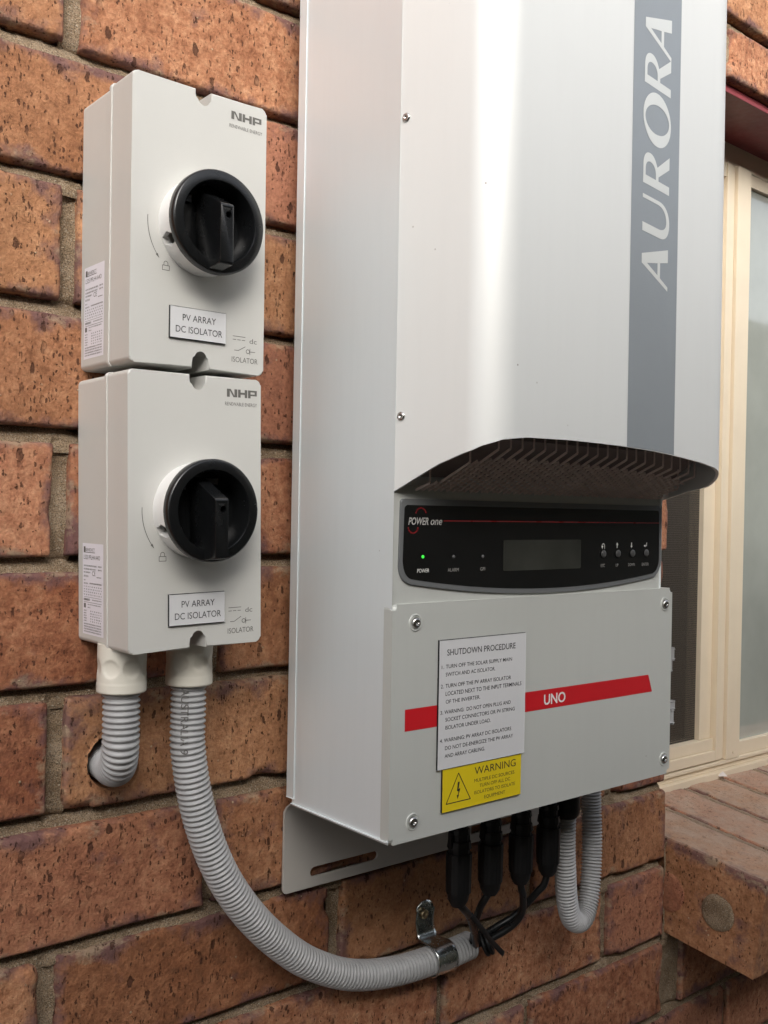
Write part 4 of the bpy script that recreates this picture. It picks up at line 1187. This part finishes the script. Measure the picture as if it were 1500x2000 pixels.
# ------------------------------------------------------------------ black connectors and their leads
def lathe_path(parent, name, pts, prof, mat, n=40, ribs=0):
    """body of revolution along a straight axis: prof list of (t 0..1, r)"""
    a, b_ = Vector(pts[0]), Vector(pts[1]); ax = (b_-a).normalized(); s_ = ax.orthogonal().normalized(); u_ = ax.cross(s_)
    V_, F_ = [], []
    for t, r in prof:
        for i in range(n):
            th_ = 2*math.pi*i/n; rr = r*(1+(ribs*(1 if (i % 4) < 2 else 0) if .3 < t < .95 else 0))
            V_.append(a.lerp(b_, t)+s_*rr*math.cos(th_)+u_*rr*math.sin(th_))
    for k in range(len(prof)-1):
        for i in range(n): j = (i+1) % n; F_.append((k*n+i, k*n+j, (k+1)*n+j, (k+1)*n+i))
    F_.append(tuple(range(n))[::-1]); F_.append(tuple((len(prof)-1)*n+i for i in range(n)))
    o = mesh_obj(name, V_, F_, mat, parent); o.data.set_sharp_from_angle(angle=R(35)); return o
YG = -.066
GP = [(0, .0098), (.05, .0098), (.051, .0070), (.13, .0068), (.131, .0080), (.19, .0080), (.191, .0066), (.37, .0064), (.371, .0080), (.41, .0086), (.411, .0074), (.47, .0072), (.471, .0090), (.53, .0096), (.531, .0084), (.57, .0084), (.571, .0100), (.60, .0103), (.89, .0099), (.891, .0090), (.95, .0084), (1.0, .0056)]
gl = [(.3140, -.7105, 'leftmost black cable connector under the inverter, nearest the mounting slot'),
      (.3515, -.7095, 'second black cable connector from the left under the inverter'),
      (.3895, -.7088, 'third black cable connector from the left with a straight hanging lead'),
      (.4255, -.7092, 'rightmost black cable connector, beside the looped grey conduit')]
tails = [
    [(.3140, YG, -.7085), (.3200, -.066, -.7140), (.3365, -.0580, -.7282), (.3552, -.0450, -.7483), (.3733, -.0300, -.7684), (.3820, -.0190, -.7780), (.3770, -.0165, -.7785)],
    [(.3515, YG, -.7070), (.3480, -.0650, -.7120), (.3491, -.0580, -.7222), (.3548, -.0480, -.7369), (.3656, -.0350, -.7552), (.3782, -.0200, -.7740), (.3770, -.0165, -.7760)],
    [(.3895, YG, -.7070), (.3925, -.0655, -.7160), (.3958, -.0640, -.7219), (.4050, -.0550, -.7416), (.4032, -.0450, -.7560), (.3926, -.0320, -.7684), (.3782, -.0180, -.7780)],
    [(.4255, YG, -.7070), (.4235, -.0640, -.7180), (.4211, -.0600, -.7240), (.4169, -.0520, -.7357), (.4109, -.0420, -.7493), (.3970, -.0320, -.7599), (.3781, -.0160, -.7760)]]
for (x, zb_, lb), tl in zip(gl, tails):
    th = thing('cable_connector', lb, 'cable connector', 'w', (x, YG, zb_), 'black cable connectors under the inverter')
    lathe_path(th, 'plug', [(x, YG, -.6090), (x, YG, zb_)], GP, M['black_matt'], 48, .05)
    bm = bmesh.new()
    for sgn in (-1, 1): add_box(bm, x-.0022+sgn*.0092-(.0008 if sgn > 0 else 0), x+.0022+sgn*.0092-(.0008 if sgn > 0 else 0), YG-.0022, YG+.0022, -.662, -.6485, .0008)
    bm_obj('locking_tab', bm, M['black_matt'], th)
    P = spline(tl, .0025); V_, F_ = sweep(P, lambda i: .0032, 16); mesh_obj('lead', V_, F_, M['black'], th)
# cable tie tail
ty = thing('cable_tie', 'black cable tie wrapped round the leads with its tail sticking out right', 'cable tie', 'w', (.372, -.02, -.775))
P = spline([(.3330, -.0630, -.7240), (.3467, -.0590, -.7368), (.3704, -.0510, -.7587), (.3850, -.0460, -.7710), (.3953, -.0440, -.7798)], .002)
V_, F_ = sweep(P, lambda i: .0026, 12, sx=.40); mesh_obj('tail', V_, F_, M['black_matt'], ty)
ax_ = Vector((.0146, -.0140, .0096)).normalized(); u1 = ax_.orthogonal().normalized(); u2 = ax_.cross(u1); cc_ = Vector((.3870, -.0270, -.7735))
for off in (0, .0042):
    P = [cc_+ax_*off+u1*(.0098*math.cos(2*math.pi*i/30))+u2*(.0090*math.sin(2*math.pi*i/30)) for i in range(31)]
    V_, F_ = sweep(P, lambda i: .0020, 8, cap=False); mesh_obj('loop', V_, F_, M['black_matt'], ty)

# grey conduit loop on the right with its black gland
cC = thing('flexible_conduit', 'thin grey corrugated conduit hanging in a loop at the right below the inverter', 'conduit', 'w', (.47, -.05, -.78), 'grey corrugated conduits')
lathe_path(cC, 'gland', [(.4560, -.060, -.6090), (.4560, -.060, -.6640)], [(0, .0115), (.30, .0115), (.31, .0132), (.85, .0132), (.95, .0124), (1, .0105)], M['black_matt'], 36)
def corr2(path, rad): 
    return corr(path, rad, .0031, .0015)
V_, F_ = corr2([(.4560, -.060, -.655), (.4562, -.0600, -.6932), (.4579, -.0600, -.7154), (.4616, -.0590, -.7385), (.4705, -.0570, -.7600), (.4834, -.0550, -.7690), (.4955, -.0530, -.7670), (.5050, -.0500, -.7560), (.5120, -.0470, -.7380), (.5180, -.0430, -.7103), (.5205, -.0400, -.6826), (.5215, -.0380, -.6612), (.5215, -.036, -.56), (.5215, -.032, -.50), (.5215, -.010, -.470), (.5215, .030, -.466)], .0100)
mesh_obj('tube', V_, F_, M['conduit'], cC)

# scrap on the sill
sc2 = mesh_obj('paper_scrap', [(.954, .084, -.7335), (.966, .078, -.7340), (.969, .086, -.7330), (.960, .082, -.7270), (.957, .088, -.7335)], [(0, 1, 3), (1, 2, 3), (0, 3, 4), (3, 2, 4)], M['scrap'], smooth=False)
tag(sc2, 'tiny curled white scrap lying on the brick sill by the window frame', 'scrap')
md = sc2.modifiers.new('s', 'SOLIDIFY'); md.thickness = .0004

for o in bpy.data.objects:
    for k in ('_base', '_done'):
        if k in o: del o[k]
